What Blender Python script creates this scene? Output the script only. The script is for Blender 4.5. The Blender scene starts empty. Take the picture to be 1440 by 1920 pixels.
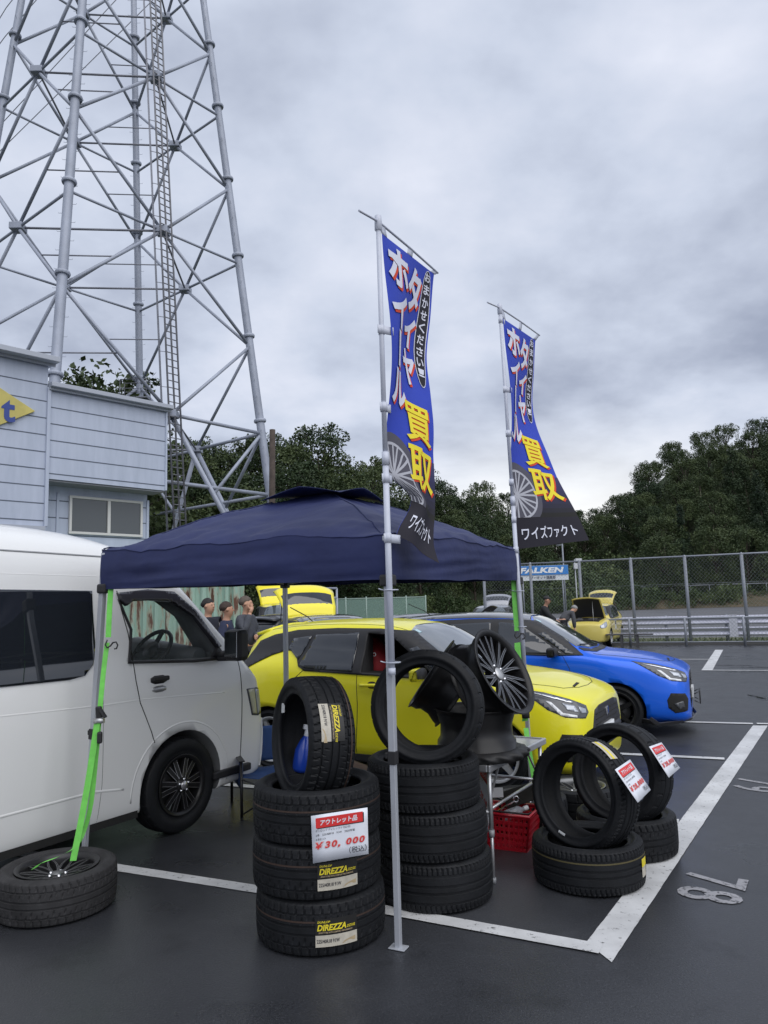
import bpy, bmesh, math, random
from math import sin, cos, pi, radians as RA, sqrt, atan2, hypot
from mathutils import Vector, Matrix, noise
from mathutils.geometry import delaunay_2d_cdt
from mathutils.bvhtree import BVHTree

S = bpy.context.scene
COL = S.collection
V = Vector

# ------------------------------------------------------------------ camera
PITCH, ROLL, CAMH = RA(7.1), RA(1.65), 1.65
cam = bpy.data.cameras.new('camera')
cam.sensor_fit = 'VERTICAL'; cam.sensor_height = 36.0; cam.lens = 26.0
cam.clip_start = 0.1; cam.clip_end = 2000
camo = bpy.data.objects.new('camera', cam); COL.objects.link(camo)
_f = V((0, cos(PITCH), sin(PITCH))); _r = V((1, 0, 0)); _u = _r.cross(_f)
_R = _r * cos(ROLL) - _u * sin(ROLL); _U = _u * cos(ROLL) + _r * sin(ROLL)
M = Matrix((( _R.x, _U.x, -_f.x, 0), (_R.y, _U.y, -_f.y, 0), (_R.z, _U.z, -_f.z, CAMH), (0, 0, 0, 1)))
camo.matrix_world = M
S.camera = camo

# ------------------------------------------------------------------ sky + sun (overcast)
SUN_EL, SUN_AZ = RA(52), RA(150)          # azimuth from +Y towards +X
world = bpy.data.worlds.new('World'); S.world = world; world.use_nodes = True
nt = world.node_tree; nt.nodes.clear()
def N(t, tree, **kw):
    n = tree.nodes.new(t)
    for k, v in kw.items():
        if k.startswith('i_'):
            key = k[2:]
            key = int(key) if key.isdigit() else key.replace('_', ' ')
            n.inputs[key].default_value = v
        else: setattr(n, k, v)
    return n
L = nt.links.new
out = N('ShaderNodeOutputWorld', nt); bg = N('ShaderNodeBackground', nt, i_Strength=0.102)
sky = N('ShaderNodeTexSky', nt, sky_type='NISHITA', sun_disc=False, sun_elevation=SUN_EL, sun_rotation=SUN_AZ, air_density=1.0, dust_density=2.0)
tc = N('ShaderNodeTexCoord', nt)
# cloud deck: the direction is flattened on to a plane so that clouds shrink towards the horizon
sep = N('ShaderNodeSeparateXYZ', nt); L(tc.outputs['Generated'], sep.inputs[0])
zc = N('ShaderNodeMath', nt, operation='MAXIMUM', i_1=0.0); L(sep.outputs['Z'], zc.inputs[0])
za = N('ShaderNodeMath', nt, operation='ADD', i_1=0.27); L(zc.outputs[0], za.inputs[0])
dx = N('ShaderNodeMath', nt, operation='DIVIDE'); L(sep.outputs['X'], dx.inputs[0]); L(za.outputs[0], dx.inputs[1])
dy = N('ShaderNodeMath', nt, operation='DIVIDE'); L(sep.outputs['Y'], dy.inputs[0]); L(za.outputs[0], dy.inputs[1])
cmb = N('ShaderNodeCombineXYZ', nt); L(dx.outputs[0], cmb.inputs[0]); L(dy.outputs[0], cmb.inputs[1])
n1 = N('ShaderNodeTexNoise', nt, i_Scale=1.15, i_Detail=6.0, i_Roughness=0.5, i_Distortion=0.35); L(cmb.outputs[0], n1.inputs['Vector'])
n2 = N('ShaderNodeTexNoise', nt, i_Scale=3.6, i_Detail=5.0, i_Roughness=0.55); L(cmb.outputs[0], n2.inputs['Vector'])
mx = N('ShaderNodeMix', nt, data_type='FLOAT', i_0=0.3); L(n1.outputs[0], mx.inputs[2]); L(n2.outputs[0], mx.inputs[3])
cr = N('ShaderNodeValToRGB', nt); L(mx.outputs[0], cr.inputs[0])
e = cr.color_ramp.elements
e[0].position = 0.36; e[0].color = (2.4, 2.7, 3.5, 1)
e[1].position = 0.64; e[1].color = (5.8, 6.0, 6.75, 1)
m_ = e.new(0.50); m_.color = (4.2, 4.6, 5.5, 1)
# brighter gap low above the horizon straight ahead / right
hz = N('ShaderNodeMapRange', nt, i_1=0.06, i_2=0.27, i_3=1.0, i_4=0.0, interpolation_type='SMOOTHSTEP'); L(zc.outputs[0], hz.inputs[0])
dirn = N('ShaderNodeVectorMath', nt, operation='DOT_PRODUCT'); dirn.inputs[1].default_value = (0.235, 0.962, 0.13)
L(tc.outputs['Generated'], dirn.inputs[0])
gp = N('ShaderNodeMapRange', nt, i_1=0.965, i_2=1.0, i_3=0.0, i_4=1.0, interpolation_type='SMOOTHSTEP'); L(dirn.outputs['Value'], gp.inputs[0])
gm = N('ShaderNodeMath', nt, operation='MULTIPLY'); L(hz.outputs[0], gm.inputs[0]); L(gp.outputs[0], gm.inputs[1])
ga = N('ShaderNodeMath', nt, operation='MULTIPLY', i_1=0.8); L(gm.outputs[0], ga.inputs[0])
mg = N('ShaderNodeMix', nt, data_type='RGBA'); L(ga.outputs[0], mg.inputs[0]); L(cr.outputs[0], mg.inputs[6]); mg.inputs[7].default_value = (8.4, 8.3, 7.9, 1)
ms = N('ShaderNodeMix', nt, data_type='RGBA', i_0=0.97); L(sky.outputs[0], ms.inputs[6]); L(mg.outputs[2], ms.inputs[7])
L(ms.outputs[2], bg.inputs[0]); L(bg.outputs[0], out.inputs[0])

sl = bpy.data.lights.new('sun', 'SUN'); sl.energy = 1.5; sl.angle = RA(80); sl.color = (1.0, 0.97, 0.93)
so = bpy.data.objects.new('sun', sl); COL.objects.link(so)
_d = V((sin(SUN_AZ) * cos(SUN_EL), cos(SUN_AZ) * cos(SUN_EL), sin(SUN_EL)))
so.rotation_euler = _d.to_track_quat('Z', 'Y').to_euler(); so.location = _d * 60

S.view_settings.view_transform = 'Standard'; S.view_settings.look = 'None'
S.view_settings.exposure = 0.55; S.view_settings.gamma = 1.0

# ------------------------------------------------------------------ materials
MATS = {}
def mat(name, col, rough=0.5, metal=0.0, spec=0.5, var=0.0, vscale=8.0, bump=0.0, bscale=60.0, coat=0.0, alpha=1.0, trans=0.0, col2=None, emit=0.0, detail=4.0, backface=True):
    if name in MATS: return MATS[name]
    m = bpy.data.materials.new(name); m.use_nodes = True
    t = m.node_tree; b = t.nodes['Principled BSDF']
    b.inputs['Base Color'].default_value = (*col, 1); b.inputs['Roughness'].default_value = rough
    b.inputs['Metallic'].default_value = metal; b.inputs['Specular IOR Level'].default_value = spec
    b.inputs['Coat Weight'].default_value = coat; b.inputs['Coat Roughness'].default_value = 0.04
    b.inputs['Alpha'].default_value = alpha; b.inputs['Transmission Weight'].default_value = trans
    if var > 0 or col2:
        co = t.nodes.new('ShaderNodeTexCoord')
        no = N('ShaderNodeTexNoise', t, i_Scale=vscale, i_Detail=detail, i_Roughness=0.6); t.links.new(co.outputs['Object'], no.inputs['Vector'])
        c2 = col2 or tuple(c * (1 - var) for c in col)
        c1 = col if col2 else tuple(min(1, c * (1 + var)) for c in col)
        r = t.nodes.new('ShaderNodeValToRGB'); r.color_ramp.elements[0].position = 0.32; r.color_ramp.elements[1].position = 0.68
        r.color_ramp.elements[0].color = (*c2, 1); r.color_ramp.elements[1].color = (*c1, 1)
        t.links.new(no.outputs[0], r.inputs[0]); t.links.new(r.outputs[0], b.inputs['Base Color'])
    if bump > 0:
        co = t.nodes.new('ShaderNodeTexCoord')
        nb = N('ShaderNodeTexNoise', t, i_Scale=bscale, i_Detail=3.0); t.links.new(co.outputs['Object'], nb.inputs['Vector'])
        bu = N('ShaderNodeBump', t, i_Strength=bump, i_Distance=0.01); t.links.new(nb.outputs[0], bu.inputs['Height']); t.links.new(bu.outputs[0], b.inputs['Normal'])
    MATS[name] = m
    return m

# ------------------------------------------------------------------ mesh builder
class MB:
    def __init__(s): s.v = []; s.f = []; s.sm = []; s.mi = []; s.cur = 0
    def add(s, vs, fs, smooth=False):
        o = len(s.v); s.v += [tuple(v) for v in vs]
        for f in fs: s.f.append(tuple(i + o for i in f)); s.sm.append(smooth); s.mi.append(s.cur)
        return s
    def box(s, c, d, M=None):
        x, y, z = (k / 2 for k in d); c = V(c)
        vs = [V((a * x, b * y, e * z)) for a in (-1, 1) for b in (-1, 1) for e in (-1, 1)]
        vs = [c + (M @ v if M else v) for v in vs]
        return s.add(vs, [(0, 1, 3, 2), (4, 6, 7, 5), (0, 4, 5, 1), (2, 3, 7, 6), (0, 2, 6, 4), (1, 5, 7, 3)])
    def tube(s, pts, r, n=8, cap=True, closed=False, smooth=True):
        pts = [V(p) for p in pts]; k = len(pts)
        rs = r if isinstance(r, (list, tuple)) else [r] * k
        vs = []; up = None
        for i in range(k):
            if closed: t = (pts[(i + 1) % k] - pts[i - 1])
            else: t = pts[min(i + 1, k - 1)] - pts[max(i - 1, 0)]
            t = t.normalized() if t.length > 1e-9 else V((0, 0, 1))
            if up is None: up = t.orthogonal().normalized()
            up = (up - t * up.dot(t)); up = up.normalized() if up.length > 1e-6 else t.orthogonal().normalized()
            w = t.cross(up)
            for j in range(n):
                a = 2 * pi * j / n; vs.append(pts[i] + (up * cos(a) + w * sin(a)) * rs[i])
        fs = []
        for i in range(k if closed else k - 1):
            for j in range(n):
                a, b = i * n + j, i * n + (j + 1) % n; c, d = ((i + 1) % k) * n + (j + 1) % n, ((i + 1) % k) * n + j
                fs.append((a, b, c, d))
        s.add(vs, fs, smooth)
        if cap and not closed:
            o = len(s.v) - k * n
            s.f.append(tuple(o + j for j in reversed(range(n)))); s.sm.append(False); s.mi.append(s.cur)
            s.f.append(tuple(o + (k - 1) * n + j for j in range(n))); s.sm.append(False); s.mi.append(s.cur)
        return s
    def bar(s, a, b, w, h, up=(0, 0, 1)):
        a, b = V(a), V(b); t = (b - a).normalized(); u = V(up); u = u - t * u.dot(t)
        u = u.normalized() if u.length > 1e-5 else t.orthogonal().normalized(); r = t.cross(u)
        vs = [p + r * (i * w / 2) + u * (j * h / 2) for p in (a, b) for i, j in ((-1, -1), (1, -1), (1, 1), (-1, 1))]
        return s.add(vs, [(3, 2, 1, 0), (4, 5, 6, 7), (0, 1, 5, 4), (1, 2, 6, 5), (2, 3, 7, 6), (3, 0, 4, 7)])
    def lathe(s, prof, n=32, M=None, smooth=True, closed=False):
        k = len(prof); vs = []
        for j in range(n):
            a = 2 * pi * j / n
            for r, z in prof:
                p = V((r * cos(a), r * sin(a), z)); vs.append(M @ p if M else p)
        fs = []
        for j in range(n):
            for i in range(k if closed else k - 1):
                i2 = (i + 1) % k
                fs.append((j * k + i, ((j + 1) % n) * k + i, ((j + 1) % n) * k + i2, j * k + i2))
        return s.add(vs, fs, smooth)
    def prism(s, poly, z0, z1, M=None):
        k = len(poly); vs = [V((x, y, z0)) for x, y in poly] + [V((x, y, z1)) for x, y in poly]
        if M: vs = [M @ v for v in vs]
        fs = [tuple(reversed(range(k))), tuple(range(k, 2 * k))] + [(i, (i + 1) % k, k + (i + 1) % k, k + i) for i in range(k)]
        return s.add(vs, fs)
    def grid(s, fn, nu, nv, smooth=True, wrapu=False):
        vs = [fn(i / nu, j / nv) for i in range(nu + 1) for j in range(nv + 1)]
        fs = [(i * (nv + 1) + j, (i + 1) * (nv + 1) + j, (i + 1) * (nv + 1) + j + 1, i * (nv + 1) + j + 1) for i in range(nu) for j in range(nv)]
        return s.add(vs, fs, smooth)
    def build(s, name, mats, parent=None, bevel=0, thick=0, label=None, seg=2):
        me = bpy.data.meshes.new(name); me.from_pydata(s.v, [], s.f)
        for m in (mats if isinstance(mats, (list, tuple)) else [mats]): me.materials.append(m)
        me.polygons.foreach_set('use_smooth', s.sm); me.polygons.foreach_set('material_index', s.mi)
        me.update()
        o = bpy.data.objects.new(name, me); COL.objects.link(o)
        if parent: o.parent = parent
        if bevel:
            b = o.modifiers.new('bevel', 'BEVEL'); b.width = bevel; b.segments = seg; b.limit_method = 'ANGLE'; b.angle_limit = RA(40)
        if thick:
            b = o.modifiers.new('solid', 'SOLIDIFY'); b.thickness = thick; b.offset = 0
        if label: o['label'] = label
        return o

def tag(o, label=None, cat=None, group=None, kind=None):
    if label: o['label'] = label
    if cat: o['category'] = cat
    if group: o['group'] = group
    if kind: o['kind'] = kind
    return o
def thing(name, label, cat, loc=(0, 0, 0), rz=0, group=None):
    o = bpy.data.objects.new(name, None); COL.objects.link(o); o.empty_display_size = 0.1
    o.location = loc; o.rotation_euler = (0, 0, rz)
    return tag(o, label, cat, group)
def kids(o): return [c for c in COL.objects if c.parent == o]
def copy_tree(o, parent=None):
    c = o.copy(); COL.objects.link(c)
    if parent: c.parent = parent
    for ch in kids(o): copy_tree(ch, c)
    return c
def frame(c, z, up=(0, 0, 1)):
    """matrix whose local Z points along z, local Y close to up"""
    z = V(z).normalized(); y = V(up) if abs(V(up).dot(z)) < .99 else V((0, 1, 0)); y = (y - z * y.dot(z)).normalized(); x = y.cross(z)
    m = Matrix((x, y, z)).transposed().to_4x4(); m.translation = V(c); return m
def inpoly(p, poly):
    x, y = p; r = False; n = len(poly)
    for i in range(n):
        x1, y1 = poly[i]; x2, y2 = poly[i - 1]
        if (y1 > y) != (y2 > y) and x < (x2 - x1) * (y - y1) / (y2 - y1) + x1: r = not r
    return r
def densify(poly, st):
    o = []
    for i in range(len(poly)):
        a = V(poly[i]); b = V(poly[(i + 1) % len(poly)]); k = max(1, int((b - a).length / st))
        o += [tuple(a.lerp(b, j / k)) for j in range(k)]
    return o
def smoothpoly(poly, it=2):
    for _ in range(it):
        q = []
        for i in range(len(poly)):
            a = V(poly[i]); b = V(poly[(i + 1) % len(poly)]); q += [tuple(a.lerp(b, .25)), tuple(a.lerp(b, .75))]
        poly = q
    return poly
def region(poly, step, holes=()):
    poly = densify(poly, step); vs = [V(p) for p in poly]; n = len(poly)
    ed = [(i, (i + 1) % n) for i in range(n)]
    for h in holes:
        h = densify(h, step); o = len(vs); vs += [V(p) for p in h]; ed += [(o + i, o + (i + 1) % len(h)) for i in range(len(h))]
    xs = [p[0] for p in poly]; ys = [p[1] for p in poly]
    x = min(xs) + step / 2
    while x < max(xs):
        y = min(ys) + step / 2
        while y < max(ys):
            if inpoly((x, y), poly): vs.append(V((x + random.uniform(-.1, .1) * step, y)))
            y += step
        x += step
    r = delaunay_2d_cdt(vs, ed, [], 0, 1e-6)
    v, f = r[0], r[2]; fs = []
    for t in f:
        c = ((v[t[0]].x + v[t[1]].x + v[t[2]].x) / 3, (v[t[0]].y + v[t[1]].y + v[t[2]].y) / 3)
        if inpoly(c, poly) and not any(inpoly(c, h) for h in holes): fs.append(tuple(t))
    return [tuple(p) for p in v], fs

# ------------------------------------------------------------------ lettering
_tc = {}
def text(body, size=1.0, bold=0.0, shear=0.0, align='CENTER', spacing=1.0, line=1.0):
    k = (body, size, bold, shear, align, spacing, line)
    if k in _tc: return _tc[k]
    cu = bpy.data.curves.new('t', 'FONT'); cu.body = body; cu.size = size; cu.offset = bold; cu.shear = shear
    cu.align_x = align; cu.align_y = 'CENTER'; cu.space_character = spacing; cu.space_line = line; cu.resolution_u = 3
    o = bpy.data.objects.new('t', cu); COL.objects.link(o)
    dg = bpy.context.evaluated_depsgraph_get()
    me = bpy.data.meshes.new_from_object(o.evaluated_get(dg))
    r = ([(v.co.x, v.co.y) for v in me.vertices], [tuple(p.vertices) for p in me.polygons])
    bpy.data.objects.remove(o); bpy.data.curves.remove(cu); bpy.data.meshes.remove(me)
    _tc[k] = r
    return r
def fit(vf, x0, y0, x1, y1, keep=False):
    vs, fs = vf
    xs = [p[0] for p in vs]; ys = [p[1] for p in vs]; a, b, c, d = min(xs), max(xs), min(ys), max(ys)
    sx = (x1 - x0) / max(b - a, 1e-6); sy = (y1 - y0) / max(d - c, 1e-6)
    if keep: sx = sy = min(sx, sy)
    cx, cy = (x0 + x1) / 2, (y0 + y1) / 2
    return [(cx + (p[0] - (a + b) / 2) * sx, cy + (p[1] - (c + d) / 2) * sy) for p in vs], fs
def subdiv(vf, ln):
    bm = bmesh.new(); vs = [bm.verts.new((x, y, 0)) for x, y in vf[0]]
    for f in vf[1]:
        try: bm.faces.new([vs[i] for i in f])
        except ValueError: pass
    bmesh.ops.triangulate(bm, faces=bm.faces[:])
    for _ in range(5):
        ed = [e for e in bm.edges if e.calc_length() > ln]
        if not ed: break
        bmesh.ops.subdivide_edges(bm, edges=ed, cuts=1); bmesh.ops.triangulate(bm, faces=bm.faces[:])
    bm.verts.index_update()
    r = ([(v.co.x, v.co.y) for v in bm.verts], [tuple(v.index for v in f.verts) for f in bm.faces]); bm.free()
    return r
def stick(mb, vf, fn, ln=None):
    """lay a flat 2D mesh on a surface through fn(x, y) -> 3D"""
    if ln: vf = subdiv(vf, ln)
    mb.add([fn(x, y) for x, y in vf[0]], vf[1]); return mb
def rect(x0, y0, x1, y1): return ([(x0, y0), (x1, y0), (x1, y1), (x0, y1)], [(0, 1, 2, 3)])
# ================================================================== ground
def asphalt(name, dark, light, wet=0.45):
    m = bpy.data.materials.new(name); m.use_nodes = True; t = m.node_tree; b = t.nodes['Principled BSDF']; l = t.links.new
    co = t.nodes.new('ShaderNodeTexCoord')
    big = N('ShaderNodeTexNoise', t, i_Scale=0.35, i_Detail=5.0, i_Roughness=0.6); l(co.outputs['Object'], big.inputs['Vector'])
    fine = N('ShaderNodeTexNoise', t, i_Scale=90.0, i_Detail=3.0, i_Roughness=0.7); l(co.outputs['Object'], fine.inputs['Vector'])
    vor = N('ShaderNodeTexVoronoi', t, i_Scale=75.0); l(co.outputs['Object'], vor.inputs['Vector'])
    mixn = N('ShaderNodeMix', t, data_type='FLOAT', i_0=0.45); l(big.outputs[0], mixn.inputs[2]); l(fine.outputs[0], mixn.inputs[3])
    r = t.nodes.new('ShaderNodeValToRGB'); r.color_ramp.elements[0].position = .36; r.color_ramp.elements[1].position = .66
    r.color_ramp.elements[0].color = (*dark, 1); r.color_ramp.elements[1].color = (*light, 1); l(mixn.outputs[0], r.inputs[0])
    # sparse pale chips of stone
    th = N('ShaderNodeMapRange', t, i_1=0.0, i_2=0.2, i_3=0.6, i_4=0.0); l(vor.outputs['Distance'], th.inputs[0])
    mc = N('ShaderNodeMix', t, data_type='RGBA'); l(th.outputs[0], mc.inputs[0]); l(r.outputs[0], mc.inputs[6]); mc.inputs[7].default_value = (.15, .15, .155, 1)
    # oil spots and damp stains
    sp = N('ShaderNodeTexNoise', t, i_Scale=1.7, i_Detail=7.0, i_Roughness=0.68); l(co.outputs['Object'], sp.inputs['Vector'])
    sr = N('ShaderNodeMapRange', t, i_1=0.56, i_2=0.70, i_3=0.0, i_4=0.6); l(sp.outputs[0], sr.inputs[0])
    mo = N('ShaderNodeMix', t, data_type='RGBA'); l(sr.outputs[0], mo.inputs[0]); l(mc.outputs[2], mo.inputs[6]); mo.inputs[7].default_value = (dark[0] * .6, dark[1] * .6, dark[2] * .6, 1)
    pl_ = N('ShaderNodeMapRange', t, i_1=0.42, i_2=0.30, i_3=0.0, i_4=0.35); l(sp.outputs[0], pl_.inputs[0])
    mp_ = N('ShaderNodeMix', t, data_type='RGBA'); l(pl_.outputs[0], mp_.inputs[0]); l(mo.outputs[2], mp_.inputs[6]); mp_.inputs[7].default_value = (light[0] * 1.35, light[1] * 1.35, light[2] * 1.32, 1)
    l(mp_.outputs[2], b.inputs['Base Color'])
    rr = N('ShaderNodeMapRange', t, i_1=0.38, i_2=0.62, i_3=wet, i_4=wet + .34); l(big.outputs[0], rr.inputs[0]); l(rr.outputs[0], b.inputs['Roughness'])
    bu = N('ShaderNodeBump', t, i_Strength=0.4, i_Distance=0.005); l(fine.outputs[0], bu.inputs['Height']); l(bu.outputs[0], b.inputs['Normal'])
    b.inputs['Specular IOR Level'].default_value = 0.5
    return m
M_asph = asphalt('wet_asphalt', (.019, .0205, .0235), (.048, .051, .059), .20)
M_track = asphalt('track_asphalt', (.075, .077, .085), (.125, .125, .135), .5)
M_grass = mat('dry_grass', (.11, .115, .045), .9, var=.5, vscale=.6, col2=(.055, .075, .025), bump=.5, bscale=6)
M_soil = mat('soil', (.085, .065, .045), .95, var=.4, vscale=.5, col2=(.05, .05, .03))
M_under = mat('undergrowth', (.03, .045, .018), .95, var=.4, vscale=.3)

FD = V((.929, -.371)).normalized(); FN = V((.371, .929)).normalized(); F0 = V((8.74, 26.43))
def fl(s, off=0.0, z=0.0):
    p = F0 + FD * s + FN * off; return V((p.x, p.y, z))

mb = MB(); mb.add([(-700, -300, -.06), (700, -300, -.06), (700, 900, -.06), (-700, 900, -.06)], [(0, 1, 2, 3)])
tag(mb.build('ground', M_grass), 'grassy ground around the car park reaching to the wooded hills', 'ground', kind='structure')
mb = MB(); a, b = fl(-60, .15), fl(60, .15)
mb.add([a, b, V((b.x + 10, -40, 0)), V((a.x - 30, -40, 0))], [(3, 2, 1, 0)])
tag(mb.build('car_park', M_asph), 'dark wet asphalt car park under tent and cars', 'car park', kind='structure')
mb = MB(); mb.add([fl(-7.6, 4, -.02), fl(60, 4, -.02), V((110, 96, -.02)), V((21.5, 96, -.02)), V((9, 48, -.02))], [(0, 1, 2, 3, 4)])
tag(mb.build('race_track', M_track), 'grey asphalt track beyond the chain link fence', 'track', kind='structure')
# lighter rubbed arcs on the track
mb = MB()
for k, (r0, w) in enumerate(((26, .5), (30.5, .35), (35, .6))):
    def arc(u, v): 
        a = RA(60 + 75 * u); rr = r0 + w * v * 4; return V((36 + rr * 1.25 * cos(a), 30 + rr * .75 * sin(a), -.012))
    mb.grid(arc, 24, 1)
tag(mb.build('track_rubber_marks', mat('rubbed_track', (.15, .15, .16), .6, var=.2, vscale=.4)), 'pale curved tyre marks on the far track', 'marking', kind='structure')
# embankment at the far side of the track
mb = MB()
def emb(u, v):
    x = 24 + 95 * u; p = [(96, 0), (98, .9), (100.5, 1.7), (106, 1.9)][round(v * 3)]
    return V((x, p[0] + 2 * sin(u * 9) - .12 * (x - 24), p[1] * (1 + .15 * sin(u * 23))))
mb.grid(emb, 60, 3); tag(mb.build('embankment', mat('dry_bank', (.10, .075, .045), .95, var=.4, vscale=.8, col2=(.05, .05, .028))), 'brown dry grass bank behind the track', 'bank', kind='structure')

# ------------------------------------------------------------------ painted lines
def paint(name, col, worn):
    m = bpy.data.materials.new(name); m.use_nodes = True; t = m.node_tree; b = t.nodes['Principled BSDF']; l = t.links.new
    co = t.nodes.new('ShaderNodeTexCoord')
    n_ = N('ShaderNodeTexNoise', t, i_Scale=26.0, i_Detail=6.0, i_Roughness=0.75); l(co.outputs['Object'], n_.inputs['Vector'])
    n3 = N('ShaderNodeTexNoise', t, i_Scale=2.2, i_Detail=4.0, i_Roughness=0.6); l(co.outputs['Object'], n3.inputs['Vector'])
    r = t.nodes.new('ShaderNodeValToRGB'); r.color_ramp.elements[0].position = worn - .05; r.color_ramp.elements[1].position = worn + .05
    r.color_ramp.elements[0].color = (.05, .05, .054, 1); r.color_ramp.elements[1].color = (1, 1, 1, 1); l(n_.outputs[0], r.inputs[0])
    r2 = t.nodes.new('ShaderNodeValToRGB'); r2.color_ramp.elements[0].position = .35; r2.color_ramp.elements[1].position = .65
    r2.color_ramp.elements[0].color = tuple(c * .72 for c in col) + (1,); r2.color_ramp.elements[1].color = (*col, 1); l(n3.outputs[0], r2.inputs[0])
    mm = N('ShaderNodeMix', t, data_type='RGBA', blend_type='MULTIPLY', i_0=1.0); l(r.outputs[0], mm.inputs[6]); l(r2.outputs[0], mm.inputs[7])
    l(mm.outputs[2], b.inputs['Base Color']); b.inputs['Roughness'].default_value = .55
    bu = N('ShaderNodeBump', t, i_Strength=0.3, i_Distance=0.004); l(n_.outputs[0], bu.inputs['Height']); l(bu.outputs[0], b.inputs['Normal'])
    return m
M_paint = paint('white_road_paint', (.62, .63, .64), .37); M_paint2 = paint('worn_road_paint', (.33, .33, .35), .43)
def strip(name, a, b, w, label, m=M_paint, z=.004, jag=0.0015):
    a, b = V(a), V(b); d = (b - a).normalized(); n = V((-d.y, d.x)); k = max(2, int((b - a).length / .06)); mb = MB()
    def fn(u, v):
        p = a.lerp(b, u) + n * (w * (v - .5) + (random.uniform(-jag, jag)))
        return V((p.x, p.y, z))
    mb.grid(fn, k, 1, smooth=False); return tag(mb.build(name, m), label, 'road marking', 'parking bay lines', kind='structure')
random.seed(3)
# long thick line along the bays (corner near the camera, running away to the right)
T0, T1 = V((.985, 3.615)), V((4.66, 9.62)); TD = (T1 - T0).normalized()
A0, B0, B1, A1 = [V(p) for p in [(0.918, 3.804), (0.977, 3.597), (4.733, 9.546), (4.56, 9.577)]]
mb = MB(); mb.grid(lambda u, v: (lambda p: V((p.x + random.uniform(-.0015, .0015), p.y, .004)))((A0.lerp(A1, u)).lerp(B0.lerp(B1, u), v)), 120, 1, smooth=False)
tag(mb.build('parking_line', M_paint), 'thick white line across the open ends of the parking bays', 'road marking', 'parking bay lines', kind='structure')
strip('parking_line', V((-4.2, 6.12)), V((-.4, 4.42)), .105, 'white bay line running under the white van', z=.004)
strip('parking_line', V((-.4, 4.42)), V((.965, 3.725)), .105, 'white bay line under the foot of the tyre stacks', z=.008)
for k, (p, d, ln, lab) in enumerate(((V((2.10, 5.68)), V((-.92, .39)), 4.6, 'white bay line between tent and yellow car'), (V((3.36, 7.72)), V((-.925, .38)), 4.8, 'white bay line between yellow and blue cars'), (V((4.62, 9.70)), V((-.935, .355)), 4.8, 'white bay line beyond the blue car'))):
    strip('parking_line', p, p + d.normalized() * ln, .10, lab, z=.008)
strip('parking_line', V((4.66, 9.68)), V((7.5, 8.65)), .09, 'white line running off to the right beside the blue car', z=.012)
# far bays on the other side of the aisle
FT0, FT1 = V((7.0, 16.6)), V((9.95, 22.6))
strip('parking_line', FT0, FT1, .22, 'short thick white line of the far parking row')
strip('parking_line', FT0 + V((-.1, .05)), FT0 + V((6, -2.3)), .11, 'white line of the far bay nearest the aisle', z=.008)
strip('parking_line', V((8.35, 19.3)), V((3.5, 21.3)), .11, 'white line of the far bay behind the blue car', z=.008)
strip('parking_line', V((7.5, 24.9)), V((6.0, 22.2)), .2, 'white slanting line end beside the little yellow van')
# bay numbers, read from inside the bays
def number(txt, c, h, label):
    up = V((TD.y, -TD.x)); right = V((-TD.x, -TD.y)); mb = MB()
    vf = fit(text(txt, 1, .012, spacing=1.25), -h * .62, -h / 2, h * .62, h / 2, False)
    stick(mb, vf, lambda x, y: V((c[0] + right.x * x + up.x * y, c[1] + right.y * x + up.y * y, .004)))
    return tag(mb.build('bay_number', M_paint2), label, 'road marking', kind='structure')
number('78', (1.80, 4.43), .34, 'worn white bay number 78 on the asphalt')
number('79', (3.16, 6.66), .36, 'worn white bay number 79 on the asphalt')
# damp patches left by dripping cars
mb = MB()
random.seed(8)
for cx, cy, w, h in ((8.0, 17.6, .55, .1), (8.2, 17.0, .5, .1), (5.9, 12.2, .05, .35), (5.6, 10.9, .07, .3)):
    pts = [(cx + w * cos(a) * random.uniform(.6, 1.1), cy + h * sin(a) * random.uniform(.6, 1.1) - .4 * w * cos(a), .0025) for a in [2 * pi * k / 18 for k in range(18)]]
    mb.add(pts, [tuple(range(18))])
tag(mb.build('wet_patch', mat('wet_patch', (.012, .012, .014), .12)), 'dark wet patches on the asphalt aisle', 'puddle', kind='structure')

# ================================================================== hills and woods
QT = [(-.9, .2), (-.55, .2), (-.41, .23), (-.26, .245), (-.18, .246), (-.12, .243), (-.085, .222), (-.05, .207), (-.014, .195), (.03, .178), (.08, .172), (.116, .165), (.14, .157), (.166, .145), (.2, .128), (.267, .118), (.31, .133), (.335, .15), (.35, .178), (.375, .195), (.4, .215), (.45, .23), (.52, .236), (.6, .24), (.75, .24)]
def interp(tb, x):
    if x <= tb[0][0]: return tb[0][1]
    for (a, p), (b, q) in zip(tb, tb[1:]):
        if x <= b: return p + (q - p) * (x - a) / (b - a)
    return tb[-1][1]
DT = [(-.9, 62), (-.1, 66), (.0, 85), (.1, 118), (.17, 135), (.3, 150), (.8, 150)]
TH = 10.5
def hill(q, t):
    D = interp(DT, q); dep = 17 if q < -.02 else (17 + 23 * (q + .02) / .2 if q < .18 else 50 if q > .2 else 40)
    Y = D - dep * (1 - t); hr = max(0.5, D * interp(QT, q) + CAMH - TH * .93)
    return V((q * Y, Y, hr * t ** 1.15))
mb = MB(); mb.grid(lambda u, v: hill(-.9 + 1.7 * u, v * 1.35 - .15 if v > .12 else 0) if v > .12 else hill(-.9 + 1.7 * u, 0) - V((0, 0, .3)), 90, 10)
tag(mb.build('hill', M_under), 'wooded hillside behind the track and car park', 'hill', kind='structure')

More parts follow.
